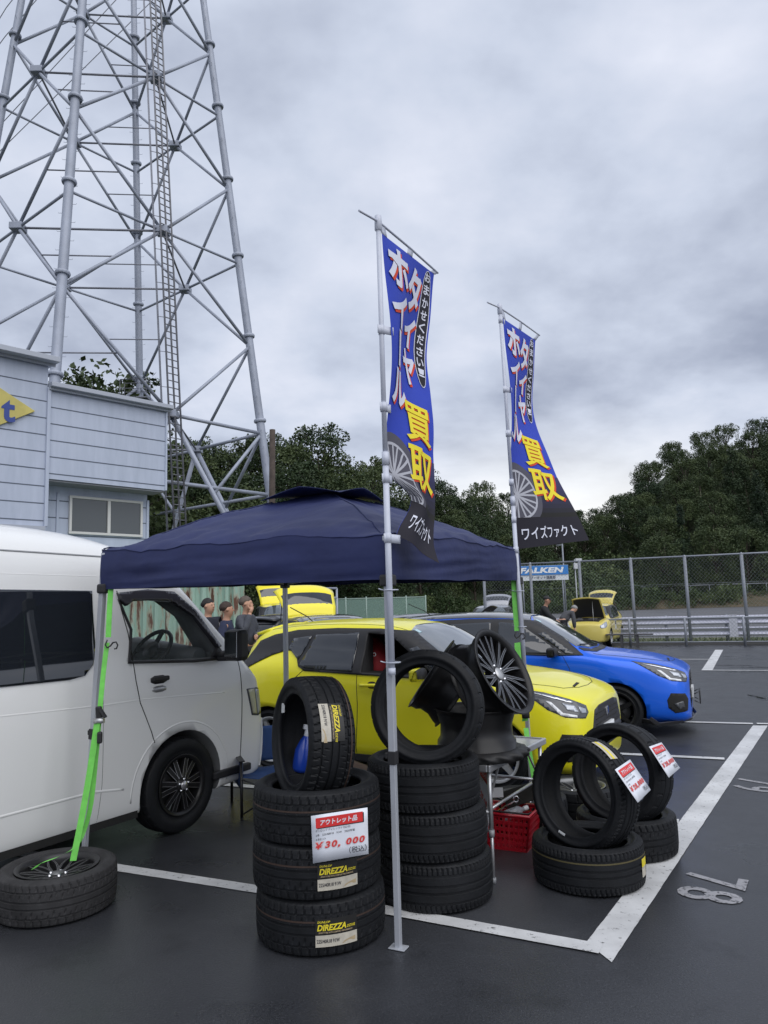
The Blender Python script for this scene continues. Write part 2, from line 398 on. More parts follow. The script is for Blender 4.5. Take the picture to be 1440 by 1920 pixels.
def leafmat(name, c1, c2):
    m = bpy.data.materials.new(name); m.use_nodes = True; t = m.node_tree; b = t.nodes['Principled BSDF']; l = t.links.new
    oi = t.nodes.new('ShaderNodeObjectInfo'); co = t.nodes.new('ShaderNodeTexCoord')
    no = N('ShaderNodeTexNoise', t, i_Scale=.55, i_Detail=3.0); l(co.outputs['Object'], no.inputs['Vector'])
    ad = N('ShaderNodeMath', t, operation='MULTIPLY_ADD', i_1=.45, i_2=-.22); l(oi.outputs['Random'], ad.inputs[0])
    ad2 = N('ShaderNodeMath', t, operation='ADD'); l(ad.outputs[0], ad2.inputs[0]); l(no.outputs[0], ad2.inputs[1])
    r = t.nodes.new('ShaderNodeValToRGB'); r.color_ramp.elements[0].position = .3; r.color_ramp.elements[1].position = .75
    r.color_ramp.elements[0].color = (*c1, 1); r.color_ramp.elements[1].color = (*c2, 1); l(ad2.outputs[0], r.inputs[0]); l(r.outputs[0], b.inputs['Base Color'])
    b.inputs['Roughness'].default_value = .6; b.inputs['Specular IOR Level'].default_value = .25
    return m
M_leaf = leafmat('broad_leaves', (.022, .042, .018), (.068, .092, .034)); M_leaf2 = leafmat('cedar_leaves', (.012, .026, .014), (.036, .056, .024)); M_vine = leafmat('vine_leaves', (.035, .062, .022), (.085, .115, .042))
M_bark = mat('bark', (.06, .048, .038), .9, var=.4, vscale=3)
def leaf_cloud(mb, c, r, n, s, flat=.8):
    for _ in range(n):
        d = V((random.gauss(0, 1), random.gauss(0, 1), random.gauss(0, 1) * flat)); d.normalize()
        p = V(c) + d * r * random.uniform(.55, 1.05) ** .6
        ax = V((random.gauss(0, 1), random.gauss(0, 1), random.gauss(0, 1) + .6)).normalized(); u = ax.orthogonal().normalized(); w = ax.cross(u)
        a = random.uniform(0, 6.28); u, w = u * cos(a) + w * sin(a), w * cos(a) - u * sin(a)
        k = s * random.uniform(.6, 1.3)
        mb.add([p - u * k, p + w * k * .55, p + u * k, p - w * k * .55], [(0, 1, 2, 3)])
def make_tree(seed, h, w, kind, name='tree'):
    random.seed(seed); t = thing(name, 'tree', 'tree'); br = MB(); cl = MB()
    if kind == 'broad':
        br.tube([(0, 0, -.6), (.05, 0, h * .3), (random.uniform(-.3, .3), .1, h * .6), (0, 0, h * .85)], [.2, .16, .1, .03], 8)
        for k in range(46):
            z = random.uniform(.22, .97); rr = w * (1 - ((z - .55) / .5) ** 2) ** .5 if abs(z - .55) < .5 else w * .3
            a = random.uniform(0, 6.28); q = rr * random.uniform(.35, 1) ** .5
            c = V((q * cos(a), q * sin(a), h * z)); cr_ = random.uniform(.75, 1.35) * h / 10.5
            if k % 3 == 0: br.tube([(0, 0, h * z * .6), c * .55 + V((0, 0, h * z * .35)), c], [.08, .05, .02], 5)
            leaf_cloud(cl, c, cr_, 150, .15, .7)
        for k in range(16):
            a = random.uniform(0, 6.28); leaf_cloud(cl, (w * .5 * cos(a) * random.random(), w * .5 * sin(a), h * random.uniform(.9, 1.03)), .5, 60, .13, .8)
    elif kind == 'cedar':
        br.tube([(0, 0, -.6), (0, 0, h * .98)], [.2, .03], 8)
        for k in range(60):
            z = random.uniform(.08, 1.0); rr = w * (1.02 - z) ** .75; a = random.uniform(0, 6.28); q = rr * random.uniform(.4, 1)
            leaf_cloud(cl, (q * cos(a), q * sin(a), h * z), .55 + .5 * (1 - z), 110, .14, .9)
    else:
        for k in range(22):
            a = random.uniform(0, 6.28); q = w * random.random() ** .5; z = h * random.uniform(.15, .9) * (1 - .4 * (q / w) ** 2)
            leaf_cloud(cl, (q * cos(a), q * sin(a), z), random.uniform(.6, 1.1), 140, .15, .6)
        br.tube([(0, 0, -.4), (0, 0, h * .6)], [.1, .03], 6)
    cl.build('crown', {'broad': M_leaf, 'cedar': M_leaf2, 'bush': M_vine}[kind], t); br.build('trunk', M_bark, t)
    return t
PROT = {'broad': [make_tree(11 + k, TH, 3.4, 'broad') for k in range(5)], 'cedar': [make_tree(31 + k, 12.5, 2.4, 'cedar', 'cedar_tree') for k in range(2)], 'bush': [make_tree(41 + k, 3.6, 3.0, 'bush', 'bush') for k in range(3)]}
_first = {id(p): True for v in PROT.values() for p in v}
def plant(kind, loc, sc, label, group):
    p = random.choice(PROT[kind]); o = p if _first[id(p)] else copy_tree(p); _first[id(p)] = False
    o.location = loc; o.rotation_euler = (random.uniform(-.05, .05), random.uniform(-.05, .05), random.uniform(0, 6.28)); o.scale = (sc * random.uniform(.9, 1.1),) * 2 + (sc,)
    tag(o, label, 'bush' if kind == 'bush' else 'tree', group); return o
random.seed(77)
GL = {'l': ('dark broadleaf tree in the wood behind the lattice tower and tent', 'trees in the wood behind tower and tent'), 'r': ('dark broadleaf tree on the steep right hand hill', 'trees on the right hill'), 'c': ('narrow dark cedar low on the right hand hill', 'cedars on the right hill'), 'b': ('pale green vine covered bush at the foot of the hill', 'bushes at the hill foot'), 'bl': ('green bush at the edge of the wood behind the cars', 'bushes by the wood edge')}
q = -.34
while q < .64:
    left = q < .235
    D = interp(DT, q)
    for t in ((1.0, .78, .55, .32, .1) if left else (1.0, .86, .7, .54, .38, .22, .06)):
        qq = q + random.uniform(-.4, .4) * 3.6 / D * 1.0
        p = hill(qq, t) + V((0, random.uniform(-2, 2), -.3))
        if left and abs(qq + .41) < .0: continue
        if not left and t < .6 and random.random() < .45 and qq > .36: plant('cedar', p, random.uniform(.85, 1.1), *GL['c'])
        elif qq > .2 and qq < .36 and t < .45: plant('bush', p, random.uniform(1.1, 1.7), *GL['b'])
        else: plant('broad', p, random.uniform(.82, 1.03) * (1 if t > .9 else .95), *(GL['l'] if left else GL['r']))
    if q > -.05:
        p = hill(q + random.uniform(-.01, .01), 0) + V((0, -1.5, -.1)); plant('bush', p, random.uniform(.6, 1.0), *(GL['bl'] if left else GL['b']))
    q += (4.4 if left else 5.4) / D
# the single tree top showing over the flat roof
o = plant('broad', V((-15.9, 42.0, 0)), 1.40, 'lone bushy tree whose top shows above the pale building roof', None)

# ================================================================== transmission tower
M_galv = mat('galvanised_steel', (.31, .34, .41), .55, metal=.2, var=.12, vscale=1.2)
M_galv2 = mat('dull_galvanised', (.22, .23, .27), .6, metal=.2, var=.15, vscale=2)
TC, TE, TF, HAP = V((-12.56, 33.0)), V((.85, -8.15)), V((8.15, .85)), 67.0
def tcor(k, z):
    v = (TE, TF, -TE, -TF)[k % 4]; p = TC + v * (1 - z / HAP); return V((p.x, p.y, z))
def tmid(k, z): return (tcor(k, z) + tcor(k + 1, z)) / 2
tw = thing('lattice_tower', 'tall pale steel tube lattice pylon behind the building', 'pylon', (TC.x, TC.y, 0))
TO = V((TC.x, TC.y, 0))
ZL = [0.2, 6.8, 9.7, 13.9, 18.0, 21.8, 25.6, 28.9, 32.5, 36.0, 39.5]
def tpart(name, pts, r, m=M_galv, n=8): MB().tube([V(p) - TO for p in pts], r, n).build(name, m, tw)
for k in range(4):
    mb = MB(); z0, z1 = 0.0, 40.0
    mb.tube([tcor(k, z) - TO for z in (0, 8, 9.6, 20, 30, 40)], [.16, .195, .195, .18, .165, .15], 14)
    for z in (10.3, 14.4, 18.4, 22.3, 26.1, 29.4, 33):                       # bolted flanges just above the joints
        d = (tcor(k, z + 1) - tcor(k, z)).normalized(); p = tcor(k, z) - TO
        mb.tube([p - d * .07, p - d * .02, p + d * .02, p + d * .07], [.27, .29, .29, .27], 16, smooth=False)
    outw = (tcor(k, 0) - TO).normalized()
    for j in range(90):                                                     # climbing pegs
        z = 3 + j * .4; p = tcor(k, z) - TO; s_ = outw.cross(V((0, 0, 1))) * (1 if j % 2 else -1)
        mb.tube([p + s_ * .15, p + s_ * .32, p + s_ * .33 + V((0, 0, .05))], .008, 4)
    mb.build('leg', M_galv, tw)
    mb = MB(); p = tcor(k, 0) - TO; mb.lathe([(0, .5), (.5, .5), (.55, -.1), (0, -.1)], 16, Matrix.Translation(p)); mb.build('footing', mat('concrete', (.3, .3, .29), .9, var=.15, vscale=2), tw)
CZ, LZ = [9.7, 18.0, 25.6, 32.5], [13.9, 21.8, 28.9, 36.0]
for k in range(4):
    for zc in CZ:
        c = tmid(k, zc)
        for kk in (k, k + 1):
            tpart('horizontal_brace', [c, tcor(kk, zc)], .06 if zc > 10 else .08)
            for zl in (z for z in [.3] + LZ if -10 < z - zc < 4.5):
                if zl == .3 and zc > 10: continue
                if abs(zl - zc) > 5 and zl != .3: continue
                tpart('diagonal_brace', [c, tcor(kk, zl)], .11 if zl < 1 else .072)
                if zl > 1:
                    m_ = (c + tcor(kk, zl)) / 2
                    if k in (0, 2): tpart('inner_brace', [m_, (tmid(k - 1, zc) + tcor(k, zl)) / 2], .03, M_galv2, 6) if kk == k else None
        tpart('plan_brace', [c, tmid(k + 1, zc)], .05, M_galv2, 6)
        mb = MB(); mb.box(c - TO, (.55, .55, .3)); mb.build('gusset', M_galv, tw, bevel=.03)
    for zz, w in ((6.8, .085), (4.1, .07)):
        a, b = tcor(k, zz), tcor(k + 1, zz); f = zz / 9.7
        cm = tmid(k, 9.7); da = tcor(k, .3).lerp(cm, f); db = tcor(k + 1, .3).lerp(cm, f)
        tpart('horizontal_brace', [a, b], w)
        if zz > 5:
            tpart('strut', [tcor(k, 9.7), tcor(k, .3).lerp(cm, .66)], .08); tpart('strut', [tcor(k + 1, 9.7), tcor(k + 1, .3).lerp(cm, .66)], .08)
# ladder up the middle of the near right face, with its cable rack
lm = [tmid(0, z) - TO for z in (0, 40)]; sd = (tcor(1, 0) - tcor(0, 0)).normalized(); od = (tmid(0, 0) - TO).normalized()
lad = MB(); Llen = 40
for s_ in (-.3, -.02, .26): lad.tube([lm[0] + sd * s_ + od * .3, lm[1] + sd * s_ + od * .3], .045, 6)
for j in range(130):
    p = lm[0].lerp(lm[1], j / 130) + od * .3
    lad.tube([p + sd * -.3, p + sd * .26], .026, 4)
lad.build('ladder', mat('ladder_steel', (.14, .145, .165), .6, var=.2, vscale=3), tw)
cg = MB()
for s_ in (-.5, -.55): cg.tube([lm[0] + sd * s_ + od * .15, lm[1] + sd * s_ + od * .15], .02, 5)
for j in range(26):
    p = lm[0].lerp(lm[1], j / 26); cg.tube([p + sd * -.55 + od * .15, p + sd * -.2 + od * .3], .014, 4)
cg.build('cable_run', M_galv2, tw)
pl = MB(); pc = tmid(1, 13.6) - TO + V((-2.2, 0, 0)); pc = (tcor(2, 15.0) - TO) * .86
for a in (-.7, .7):
    for b in (-.35, .35): pl.tube([pc + V((a, b, 0)), pc + V((a, b, 1.0))], .02, 5)
for z in (.5, 1.0): pl.tube([pc + V((a, b, z)) for a, b in ((-.7, -.35), (.7, -.35), (.7, .35), (-.7, .35))], .02, 5, closed=True)
pl.box(pc, (1.5, .8, .05)); pl.build('maintenance_platform', M_galv2, tw)
# overhead wires passing behind the tower
for k, (z0, z1) in enumerate(((24.0, 52), (25.5, 55), (33, 62), (35, 65))):
    mb = MB(); mb.tube([V((-46 + 2 * k, 55, z0 - 3)), V((-26, 48, z0 * .5 + z1 * .42)), V((-2 - k, 42, z1))], .03, 5)
    tag(mb.build('overhead_wire', M_galv2), ('thin grey wire climbing to the right behind the pylon, %s' % ('lowest of four', 'second lowest of four', 'second highest of four', 'highest of four')[k]), 'power line', 'overhead wires behind the pylon')

# ================================================================== building
M_side = mat('pale_blue_siding', (.44, .49, .60), .5)
def _streaks(m, c1, c2, sc):
    t = m.node_tree; b = t.nodes['Principled BSDF']; co = t.nodes.new('ShaderNodeTexCoord'); mp = N('ShaderNodeMapping', t); mp.inputs['Scale'].default_value = sc; t.links.new(co.outputs['Object'], mp.inputs[0])
    n_ = N('ShaderNodeTexNoise', t, i_Scale=1.0, i_Detail=6.0, i_Roughness=.65); t.links.new(mp.outputs[0], n_.inputs['Vector'])
    r = t.nodes.new('ShaderNodeValToRGB'); r.color_ramp.elements[0].position = .33; r.color_ramp.elements[1].position = .62; r.color_ramp.elements[0].color = (*c2, 1); r.color_ramp.elements[1].color = (*c1, 1)
    t.links.new(n_.outputs[0], r.inputs[0]); t.links.new(r.outputs[0], b.inputs['Base Color'])
_streaks(M_side, (.45, .50, .61), (.38, .43, .53), (3, 3, .4))
M_groove = mat('siding_groove', (.10, .12, .16), .8)
M_trim = mat('roof_trim', (.38, .41, .47), .5, metal=.1)
M_glassd = mat('dark_window_glass', (.03, .035, .04), .06, spec=.8)
BP = V((-8.84, 19.07)); BD = V((2.55, 2.75)).normalized()       # seam corner and direction of the wall in plan
bth = atan2(BD.y, BD.x)
bld = thing('pale_building', 'pale blue boarded two storey building with overhanging upper floor', 'building', (BP.x, BP.y, 0), bth)
BZ = 7.62; BL = 3.5; Y0 = 0.0                                    # local x runs along the wall, local -y faces the car park
def siding(name, x0, x1, y, z0, z1, pitch, depth, zfirst):
    mb = MB(); mb.box(((x0 + x1) / 2, y + depth / 2, (z0 + z1) / 2), (x1 - x0, depth, z1 - z0)); w = mb.build(name, M_side, bld)
    g_ = MB(); z = zfirst
    while z > z0 + .05:
        g_.box(((x0 + x1) / 2, y - .001, z), (x1 - x0 - .02, .006, .03)); z -= pitch
    g_.build('board_joints', M_groove, w); return w
siding('upper_wall', 0.06, BL, 0, 5.17, BZ, .447, 5, BZ - .52)
siding('tall_wall', -8, 0, -.0, 3.9, BZ + .60, .455, 5.2, BZ + .62 - .55)
siding('lower_wall', .06, BL - .16, .75, 0, 5.165, .47, 4.2, 4.72)
siding('ground_wall', -8, 0, .2, 0, 3.895, .47, 5, 3.6)
mb = MB(); mb.box((.03, -.03, (BZ + 3.9) / 2), (.09, .07, BZ - 3.9)); mb.box((BL + .012, -.012, (BZ + 5.17) / 2), (.06, .06, BZ - 5.17))
mb.box((.66, .735, 2.5), (.07, .04, 4.9)); mb.box((BL - .15, .735, 2.5), (.08, .06, 4.9)); mb.build('corner_trim', M_side, bld, bevel=.01)
mb = MB(); mb.box((BL / 2 + .07, 2.4, BZ + .06), (BL + .12, 5.3, .12)); mb.box((BL / 2 + .07, -.09, BZ - .03), (BL + .12, .05, .08)); mb.build('roof_edge', M_trim, bld, bevel=.01)
mb = MB(); mb.box((-3.95, 2.4, BZ + .70), (8.2, 5.6, .14)); mb.box((-3.95, -.10, BZ + .6), (8.2, .05, .08)); mb.build('roof_edge', M_trim, bld, bevel=.01)
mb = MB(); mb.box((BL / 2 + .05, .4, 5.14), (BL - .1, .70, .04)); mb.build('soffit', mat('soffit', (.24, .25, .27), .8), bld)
mb = MB(); mb.box((-4, -.04, 3.85), (8, .12, .1)); mb.build('drip_board', M_trim, bld)
# sliding window under the overhang
wx0, wx1, wz0, wz1 = 1.0, 3.13, 3.86, 4.86
wn = MB(); 
for c, d in ((((wx0 + wx1) / 2, .72, wz0), (wx1 - wx0 + .08, .1, .07)), (((wx0 + wx1) / 2, .72, wz1), (wx1 - wx0 + .08, .1, .07)), ((wx0, .72, (wz0 + wz1) / 2), (.07, .1, wz1 - wz0 - .07)), ((wx1, .72, (wz0 + wz1) / 2), (.07, .1, wz1 - wz0 - .07)), (((wx0 + wx1) / 2 + .05, .71, (wz0 + wz1) / 2), (.09, .08, wz1 - wz0 - .07))): wn.box(c, d)
wn = wn.build('window', mat('white_window_frame', (.6, .6, .58), .5), bld, bevel=.008)
for a, b, y in ((wx0 + .03, (wx0 + wx1) / 2 + .01, .725), ((wx0 + wx1) / 2 + .09, wx1 - .03, .71)):
    mb = MB(); mb.box(((a + b) / 2, y, (wz0 + wz1) / 2), (b - a, .012, wz1 - wz0 - .07)); mb.build('pane', mat('net_backed_glass', (.07, .08, .085), .12, spec=.8), wn)
mb = MB(); mb.box((BL - .02, 1.1, 2.4), (.16, .16, 4.9)); mb.build('downpipe', M_side, bld)
# diamond sign board
sg = thing('diamond_sign', 'yellow diamond sign board with blue serif letters on the building wall', 'sign', (BP.x, BP.y, 0), bth)
mb = MB(); SCX, SCZ = -2.28, 6.9
mb.prism([(SCX - 1.95, SCZ), (SCX, SCZ - 1.15), (SCX + 1.95, SCZ), (SCX, SCZ + 1.0)], -.02, .05, Matrix(((1, 0, 0, 0), (0, 0, -1, -.03), (0, 1, 0, 0), (0, 0, 0, 1))))
mb.build('board', mat('faded_yellow_board', (.52, .45, .13), .6, var=.15, vscale=1.5), sg, bevel=.01)
for ch, x, sz in (('e', SCX + .82, .42), ('t', SCX + 1.28, .58)):
    mb = MB(); vf = fit(text(ch, 1, .03), x - .17, SCZ - .40, x + .17, SCZ - .40 + sz); stick(mb, vf, lambda a, b: V((a, -.085, b))); mb.build('letter', mat('sign_blue', (.03, .06, .26), .5), sg, thick=.01)

# wooden pole by the wood
mb = MB(); mb.tube([(-4.25, 27.5, 0), (-4.22, 27.5, 3.6), (-4.15, 27.5, 8.35)], [.13, .125, .11], 12)
tag(mb.build('wooden_pole', mat('dark_wood', (.055, .042, .035), .9, var=.3, vscale=4)), 'dark weathered timber pole standing before the pylon leg', 'pole')

# ------------------------------------------------------------------ rusty container
M_cont = mat('faded_green_paint', (.25, .43, .33), .65, var=.1, vscale=1.4)
def contmat():
    m = bpy.data.materials.new('rusty_green_panel'); m.use_nodes = True; t = m.node_tree; b = t.nodes['Principled BSDF']; l = t.links.new
    co = t.nodes.new('ShaderNodeTexCoord'); mp = N('ShaderNodeMapping', t); mp.inputs['Scale'].default_value = (3.2, 3.2, .55); l(co.outputs['Object'], mp.inputs[0])
    n_ = N('ShaderNodeTexNoise', t, i_Scale=1.6, i_Detail=6.0, i_Roughness=.65); l(mp.outputs[0], n_.inputs['Vector'])
    r = t.nodes.new('ShaderNodeValToRGB'); E_ = r.color_ramp.elements; E_[0].position = .40; E_[0].color = (.115, .05, .03, 1); E_[1].position = .50; E_[1].color = (.27, .42, .34, 1); k = E_.new(.44); k.color = (.33, .33, .25, 1); k2 = E_.new(.75); k2.color = (.36, .48, .40, 1)
    l(n_.outputs[0], r.inputs[0]); l(r.outputs[0], b.inputs['Base Color']); b.inputs['Roughness'].default_value = .75; return m
ct = thing('shipping_container', 'faded green corrugated container streaked with rust', 'container', (-7.15, 20.2, 0), RA(8))
mb = MB()
def corr(u, v):
    x = -3.1 + 6.2 * u; ph = (x * 3.4) % 1; y = .05 if ph < .35 else (-.03 if .5 < ph < .85 else (.05 - .08 * (ph - .35) / .15 if ph < .5 else -.03 + .08 * (ph - .85) / .15))
    return V((x, y - 1.2, .15 + 2.35 * v))
mb.grid(corr, 150, 1, smooth=False); mb.add([(-3.1, -1.1, .1), (3.1, -1.1, .1), (3.1, 1.2, .1), (-3.1, 1.2, .1), (-3.1, -1.1, 2.5), (3.1, -1.1, 2.5), (3.1, 1.2, 2.5), (-3.1, 1.2, 2.5)], [(0, 1, 2, 3), (4, 5, 6, 7), (1, 2, 6, 5), (2, 3, 7, 6), (3, 0, 4, 7)])
mb.build('corrugated_wall', contmat(), ct)
mb = MB()
for z in (.1, 2.52): mb.box((0, -1.2, z), (6.3, .16, .18)); mb.box((0, 1.2, z), (6.3, .16, .18))
for x in (-3.1, 3.1):
    for y in (-1.2, 1.2): mb.box((x, y, 1.31), (.16, .16, 2.24))
mb.build('corner_frame', contmat(), ct, bevel=.01)

# ------------------------------------------------------------------ noise wall, field fence
M_conc = mat('grey_concrete_panel', (.235, .225, .215), .85, var=.12, vscale=.5)
nw = thing('concrete_wall', 'long grey concrete panel barrier across the far field', 'wall', (0, 0, 0))
WP = [(-13, 112), (-4, 105), (4, 108), (13, 112), (21.5, 112), (30, 106)]
mb = MB(); g_ = MB()
for (x0, y0), (x1, y1) in zip(WP, WP[1:]):
    d = V((x1 - x0, y1 - y0, 0)); n_ = max(1, round(d.length / 1.9)); zt = 4.05 if x0 < 20 else 3.4
    mb.bar((x0, y0, zt / 2), (x1, y1, zt / 2), .25, zt)
    for k in range(n_):
        p = V((x0, y0, 0)).lerp(V((x1, y1, 0)), k / n_); g_.box(p + V((0, -.16, zt / 2)), (.16, .1, zt))
    g_.bar((x0, y0 - .15, zt * .52), (x1, y1 - .15, zt * .52), .04, .06)
mb.build('panels', M_conc, nw); g_.build('joint_posts', mat('dark_joint', (.13, .125, .12), .9), nw)
# green mesh fence on the left of the field
gf = thing('green_mesh_fence', 'light green mesh screen fence beyond the yellow car roof', 'fence', (0, 0, 0))
a, b = V((-3.4, 41, 0)), V((2.25, 43, 0)); mb = MB(); mb.bar(a + V((0, 0, 1.25)), b + V((0, 0, 1.25)), .01, 1.5)
m_ = mat('green_net', (.22, .34, .30), .8, alpha=.45); mb.build('netting', m_, gf)
mb = MB()
for k in range(6):
    p = a.lerp(b, k / 5); mb.tube([p, p + V((0, 0, 2.1))], .04, 6)
mb.tube([a + V((0, 0, 2.0)), b + V((0, 0, 2.0))], .03, 6); mb.tube([a + V((0, 0, .5)), b + V((0, 0, .5))], .03, 6); mb.build('posts_and_rails', mat('green_grey_steel', (.25, .33, .30), .6), gf)
# rails near the three men
rl = thing('pipe_railing', 'grey pipe railing beside the rusty container', 'railing', (0, 0, 0)); mb = MB()
for z in (1.9, 2.2): mb.tube([(-3.2, 22.5, z), (-1.6, 24, z)], .035, 6)
for k in range(3): p = V((-3.2, 22.5, 0)).lerp(V((-1.6, 24, 0)), k / 2); mb.tube([p, p + V((0, 0, 2.2))], .035, 6)
mb.build('rails', M_galv, rl)

# ------------------------------------------------------------------ chain link fence
M_post = mat('fence_post', (.24, .26, .30), .55, metal=.2, var=.1, vscale=2)
def chainmat(name, alpha, sc):
    m = bpy.data.materials.new(name); m.use_nodes = True; t = m.node_tree; b = t.nodes['Principled BSDF']; b.inputs['Base Color'].default_value = (.25, .28, .31, 1)
    b.inputs['Roughness'].default_value = .5; b.inputs['Metallic'].default_value = .3; b.inputs['Alpha'].default_value = alpha; return m
fence = thing('chain_link_fence', 'tall chain link fence with grey posts along the car park edge', 'fence', tuple(fl(0)))
FO = fl(0)
SP = 1.79
mb = MB(); mesh_ = MB()
for k in range(-3, 8):
    p = fl(k * SP) - FO; q_ = MB(); q_.tube([p, p + V((0, 0, 3.02))], .055, 10); q_.lathe([(0, .04), (.06, .0), (.06, -.04)], 10, Matrix.Translation(p + V((0, 0, 3.02)))); q_.build('post', M_post, fence)
mb.tube([fl(-3 * SP, 0, 3.0) - FO, fl(7 * SP, 0, 3.0) - FO], .03, 8); mb.build('top_rail', M_post, fence)
mb = MB()
for z in (1.1, 2.05): mb.tube([fl(-3 * SP, .0, z) - FO, fl(7 * SP, 0, z) - FO], .006, 4)
mb.build('tension_wire', M_post, fence)
mb = MB(); W_ = .062; Ln = 10 * SP; z0, z1 = .08, 2.97; o = fl(-3 * SP, -.07) - FO
for sgn in (1, -1):
    s_ = -3.0
    while s_ < Ln + 3.0:
        a0 = s_; za, zb = z0, z1; sa, sb = s_, s_ + sgn * (z1 - z0) * .9
        lo, hi = 0, Ln
        def clipz(sx): return z0 + (sx - s_) / (sgn * .9)
        if min(sa, sb) < lo or max(sa, sb) > hi:
            pts = []
            for sx, zx in ((sa, za), (sb, zb)):
                if sx < lo: zx = clipz(lo); sx = lo
                if sx > hi: zx = clipz(hi); sx = hi
                pts.append((sx, zx))
            (sa, za), (sb, zb) = pts
            if abs(zb - za) < .05 or not (z0 - .01 <= za <= z1 + .01): s_ += W_ * 1.9; continue
        A = V((o.x + FD.x * sa, o.y + FD.y * sa, za)); B_ = V((o.x + FD.x * sb, o.y + FD.y * sb, zb))
        mb.tube([A, B_], .0026, 3, cap=False); s_ += W_ * 1.9
mb.build('wire_mesh', mat('mesh_wire', (.24, .27, .29), .5, metal=.3), fence)
# low fence in front of it
lf = thing('low_railing', 'low grey railing with thin posts before the tall fence', 'railing', tuple(fl(0, -1.0))); LO = fl(0, -1.0)
for k in range(-4, 7):
    p = fl(-.12 + k * 1.76, -1.0) - LO; MB().tube([p, p + V((0, 0, .92))], .045, 8).build('post', M_post, lf)
mb = MB()
for z, r_ in ((.9, .032), (.12, .02)): mb.tube([fl(-8, -1.0, z) - LO, fl(11, -1.0, z) - LO], r_, 8)
mb.build('rail', M_post, lf)
mb = MB(); s_ = -8
while s_ < 10.2:
    for sg_ in (1, -1):
        p = fl(s_ + (0 if sg_ > 0 else .7), -1.04, .14) - LO; q_ = fl(s_ + (.7 if sg_ > 0 else 0), -1.04, .88) - LO; mb.tube([p, q_], .0024, 3, cap=False)
    s_ += .11
mb.build('wire_mesh', MATS['mesh_wire'], lf)
# double W-beam guard rail behind
M_beam = mat('guardrail_zinc', (.46, .47, .56), .38, metal=.45, var=.1, vscale=2)
gr = thing('guard_rail', 'double corrugated steel guard rail behind the fence', 'guard rail', tuple(fl(0, 1.1))); GO = fl(0, 1.1)
wprof = [(0, .155), (.04, .14), (.04, .09), (0, .05), (0, -.05), (.04, -.09), (.04, -.14), (0, -.155)]
for zc in (.76, .36):
    mb = MB()
    def beam(u, v):
        y, z = wprof[round(v * 7)]; p = fl(-5.5 + 20 * u, 1.1 - y) - GO; return V((p.x, p.y, zc + z))
    mb.grid(beam, 60, 7, smooth=True); mb.build('beam', M_beam, gr, thick=.006)
for k in range(-3, 7):
    p = fl(1.0 + 2.0 * k, 1.2) - GO; mb = MB(); mb.tube([p, p + V((0, 0, .95))], .06, 8); mb.build('post', M_post, gr)
mb = MB(); p = fl(2.55, -.2) - GO
mb = MB(); mb.box((0, 0, .56), (.26, .012, .76)); o = mb.build('notice_board', mat('white_plate', (.62, .63, .72), .5)); o.location = fl(3.2, .9); o.rotation_euler = (0, 0, atan2(FD.y, FD.x))
tag(o, 'narrow white plate fixed upright to the guard rail', 'plate')
# grass verge strip
random.seed(5); mb = MB()
for _ in range(5200):
    s_ = random.uniform(-14, 13); off = random.uniform(-.55, 2.6); p = fl(s_, off); h = random.uniform(.05, .16); a = random.uniform(0, 6.28); d = V((cos(a), sin(a), 0))
    mb.add([p - d * .02, p + d * .02, p + d.orthogonal() * .02 + V((random.uniform(-.05, .05), random.uniform(-.05, .05), h))], [(0, 1, 2)])
tag(mb.build('grass_verge', leafmat('verge_grass', (.06, .09, .03), (.12, .15, .05))), 'short green grass under the guard rail', 'grass', kind='stuff')
mb = MB(); mb.add([fl(-40, -.5, .02), fl(40, -.5, .02), fl(40, 3.6, .02), fl(-40, 3.6, .02)], [(0, 1, 2, 3)]); tag(mb.build('verge', M_grass), 'grass verge strip under the guard rail', 'verge', kind='structure')
mb = MB(); mb.bar(fl(-40, -.56, .05), fl(40, -.56, .05), .12, .1); tag(mb.build('kerb', mat('kerb_concrete', (.1, .1, .1), .9)), 'dark kerb along the car park edge', 'kerb', kind='structure')
# benches
def bench(s, lab):
    b_ = thing('bench', lab, 'bench', tuple(fl(s, -1.65)), atan2(FD.y, FD.x), 'benches along the fence'); m_ = mat('dark_bench', (.05, .05, .055), .6)
    for k in range(3): mb = MB(); mb.box((0, -.13 + k * .13, .42), (1.5, .11, .035)); mb.build('seat_slat', m_, b_, bevel=.006)
    for x in (-.25, .25): 
        mb = MB(); mb.box((x, -.13, .2), (.07, .07, .4)); mb.box((x, .13, .2), (.07, .07, .4)); mb.box((x, 0, .38), (.06, .34, .04)); mb.build('leg', m_, b_)
bench(-.1, 'dark low bench beside the little yellow van'); bench(5.35, 'dark low bench at the right edge before the railing')
# pale sheet hung on the fence at the right
mb = MB()
mb.grid(lambda u, v: V(fl(5.35 + 3.2 * u, -.12 + .05 * sin(u * 11 + v * 3), 1.68 - 1.1 * v + .05 * sin(u * 6) - .18 * v * (1 - u))) , 20, 10)
tag(mb.build('hanging_sheet', mat('pale_sheet', (.40, .44, .45), .6, alpha=.8), thick=.004), 'pale translucent sheet hung on the fence at right', 'sheet')
# far fence on the bank
ff = thing('far_fence', 'thin rail fence on the bank beyond the track', 'fence', (0, 0, 0)); mb = MB()
for k in range(14):
    x = 27 + k * 1.85 * 1.32; y = 104 - .12 * (x - 24); mb = MB(); mb.tube([(x, y, 1.4), (x, y, 3.0)], .06, 5); mb.build('post', M_post, ff)
mb = MB(); xe = 27 + 13 * 1.85 * 1.32; mb.tube([(27, 104 - .36, 3.0), (xe, 104 - .12 * (xe - 24), 3.0)], .06, 5); mb.build('rail', M_post, ff)

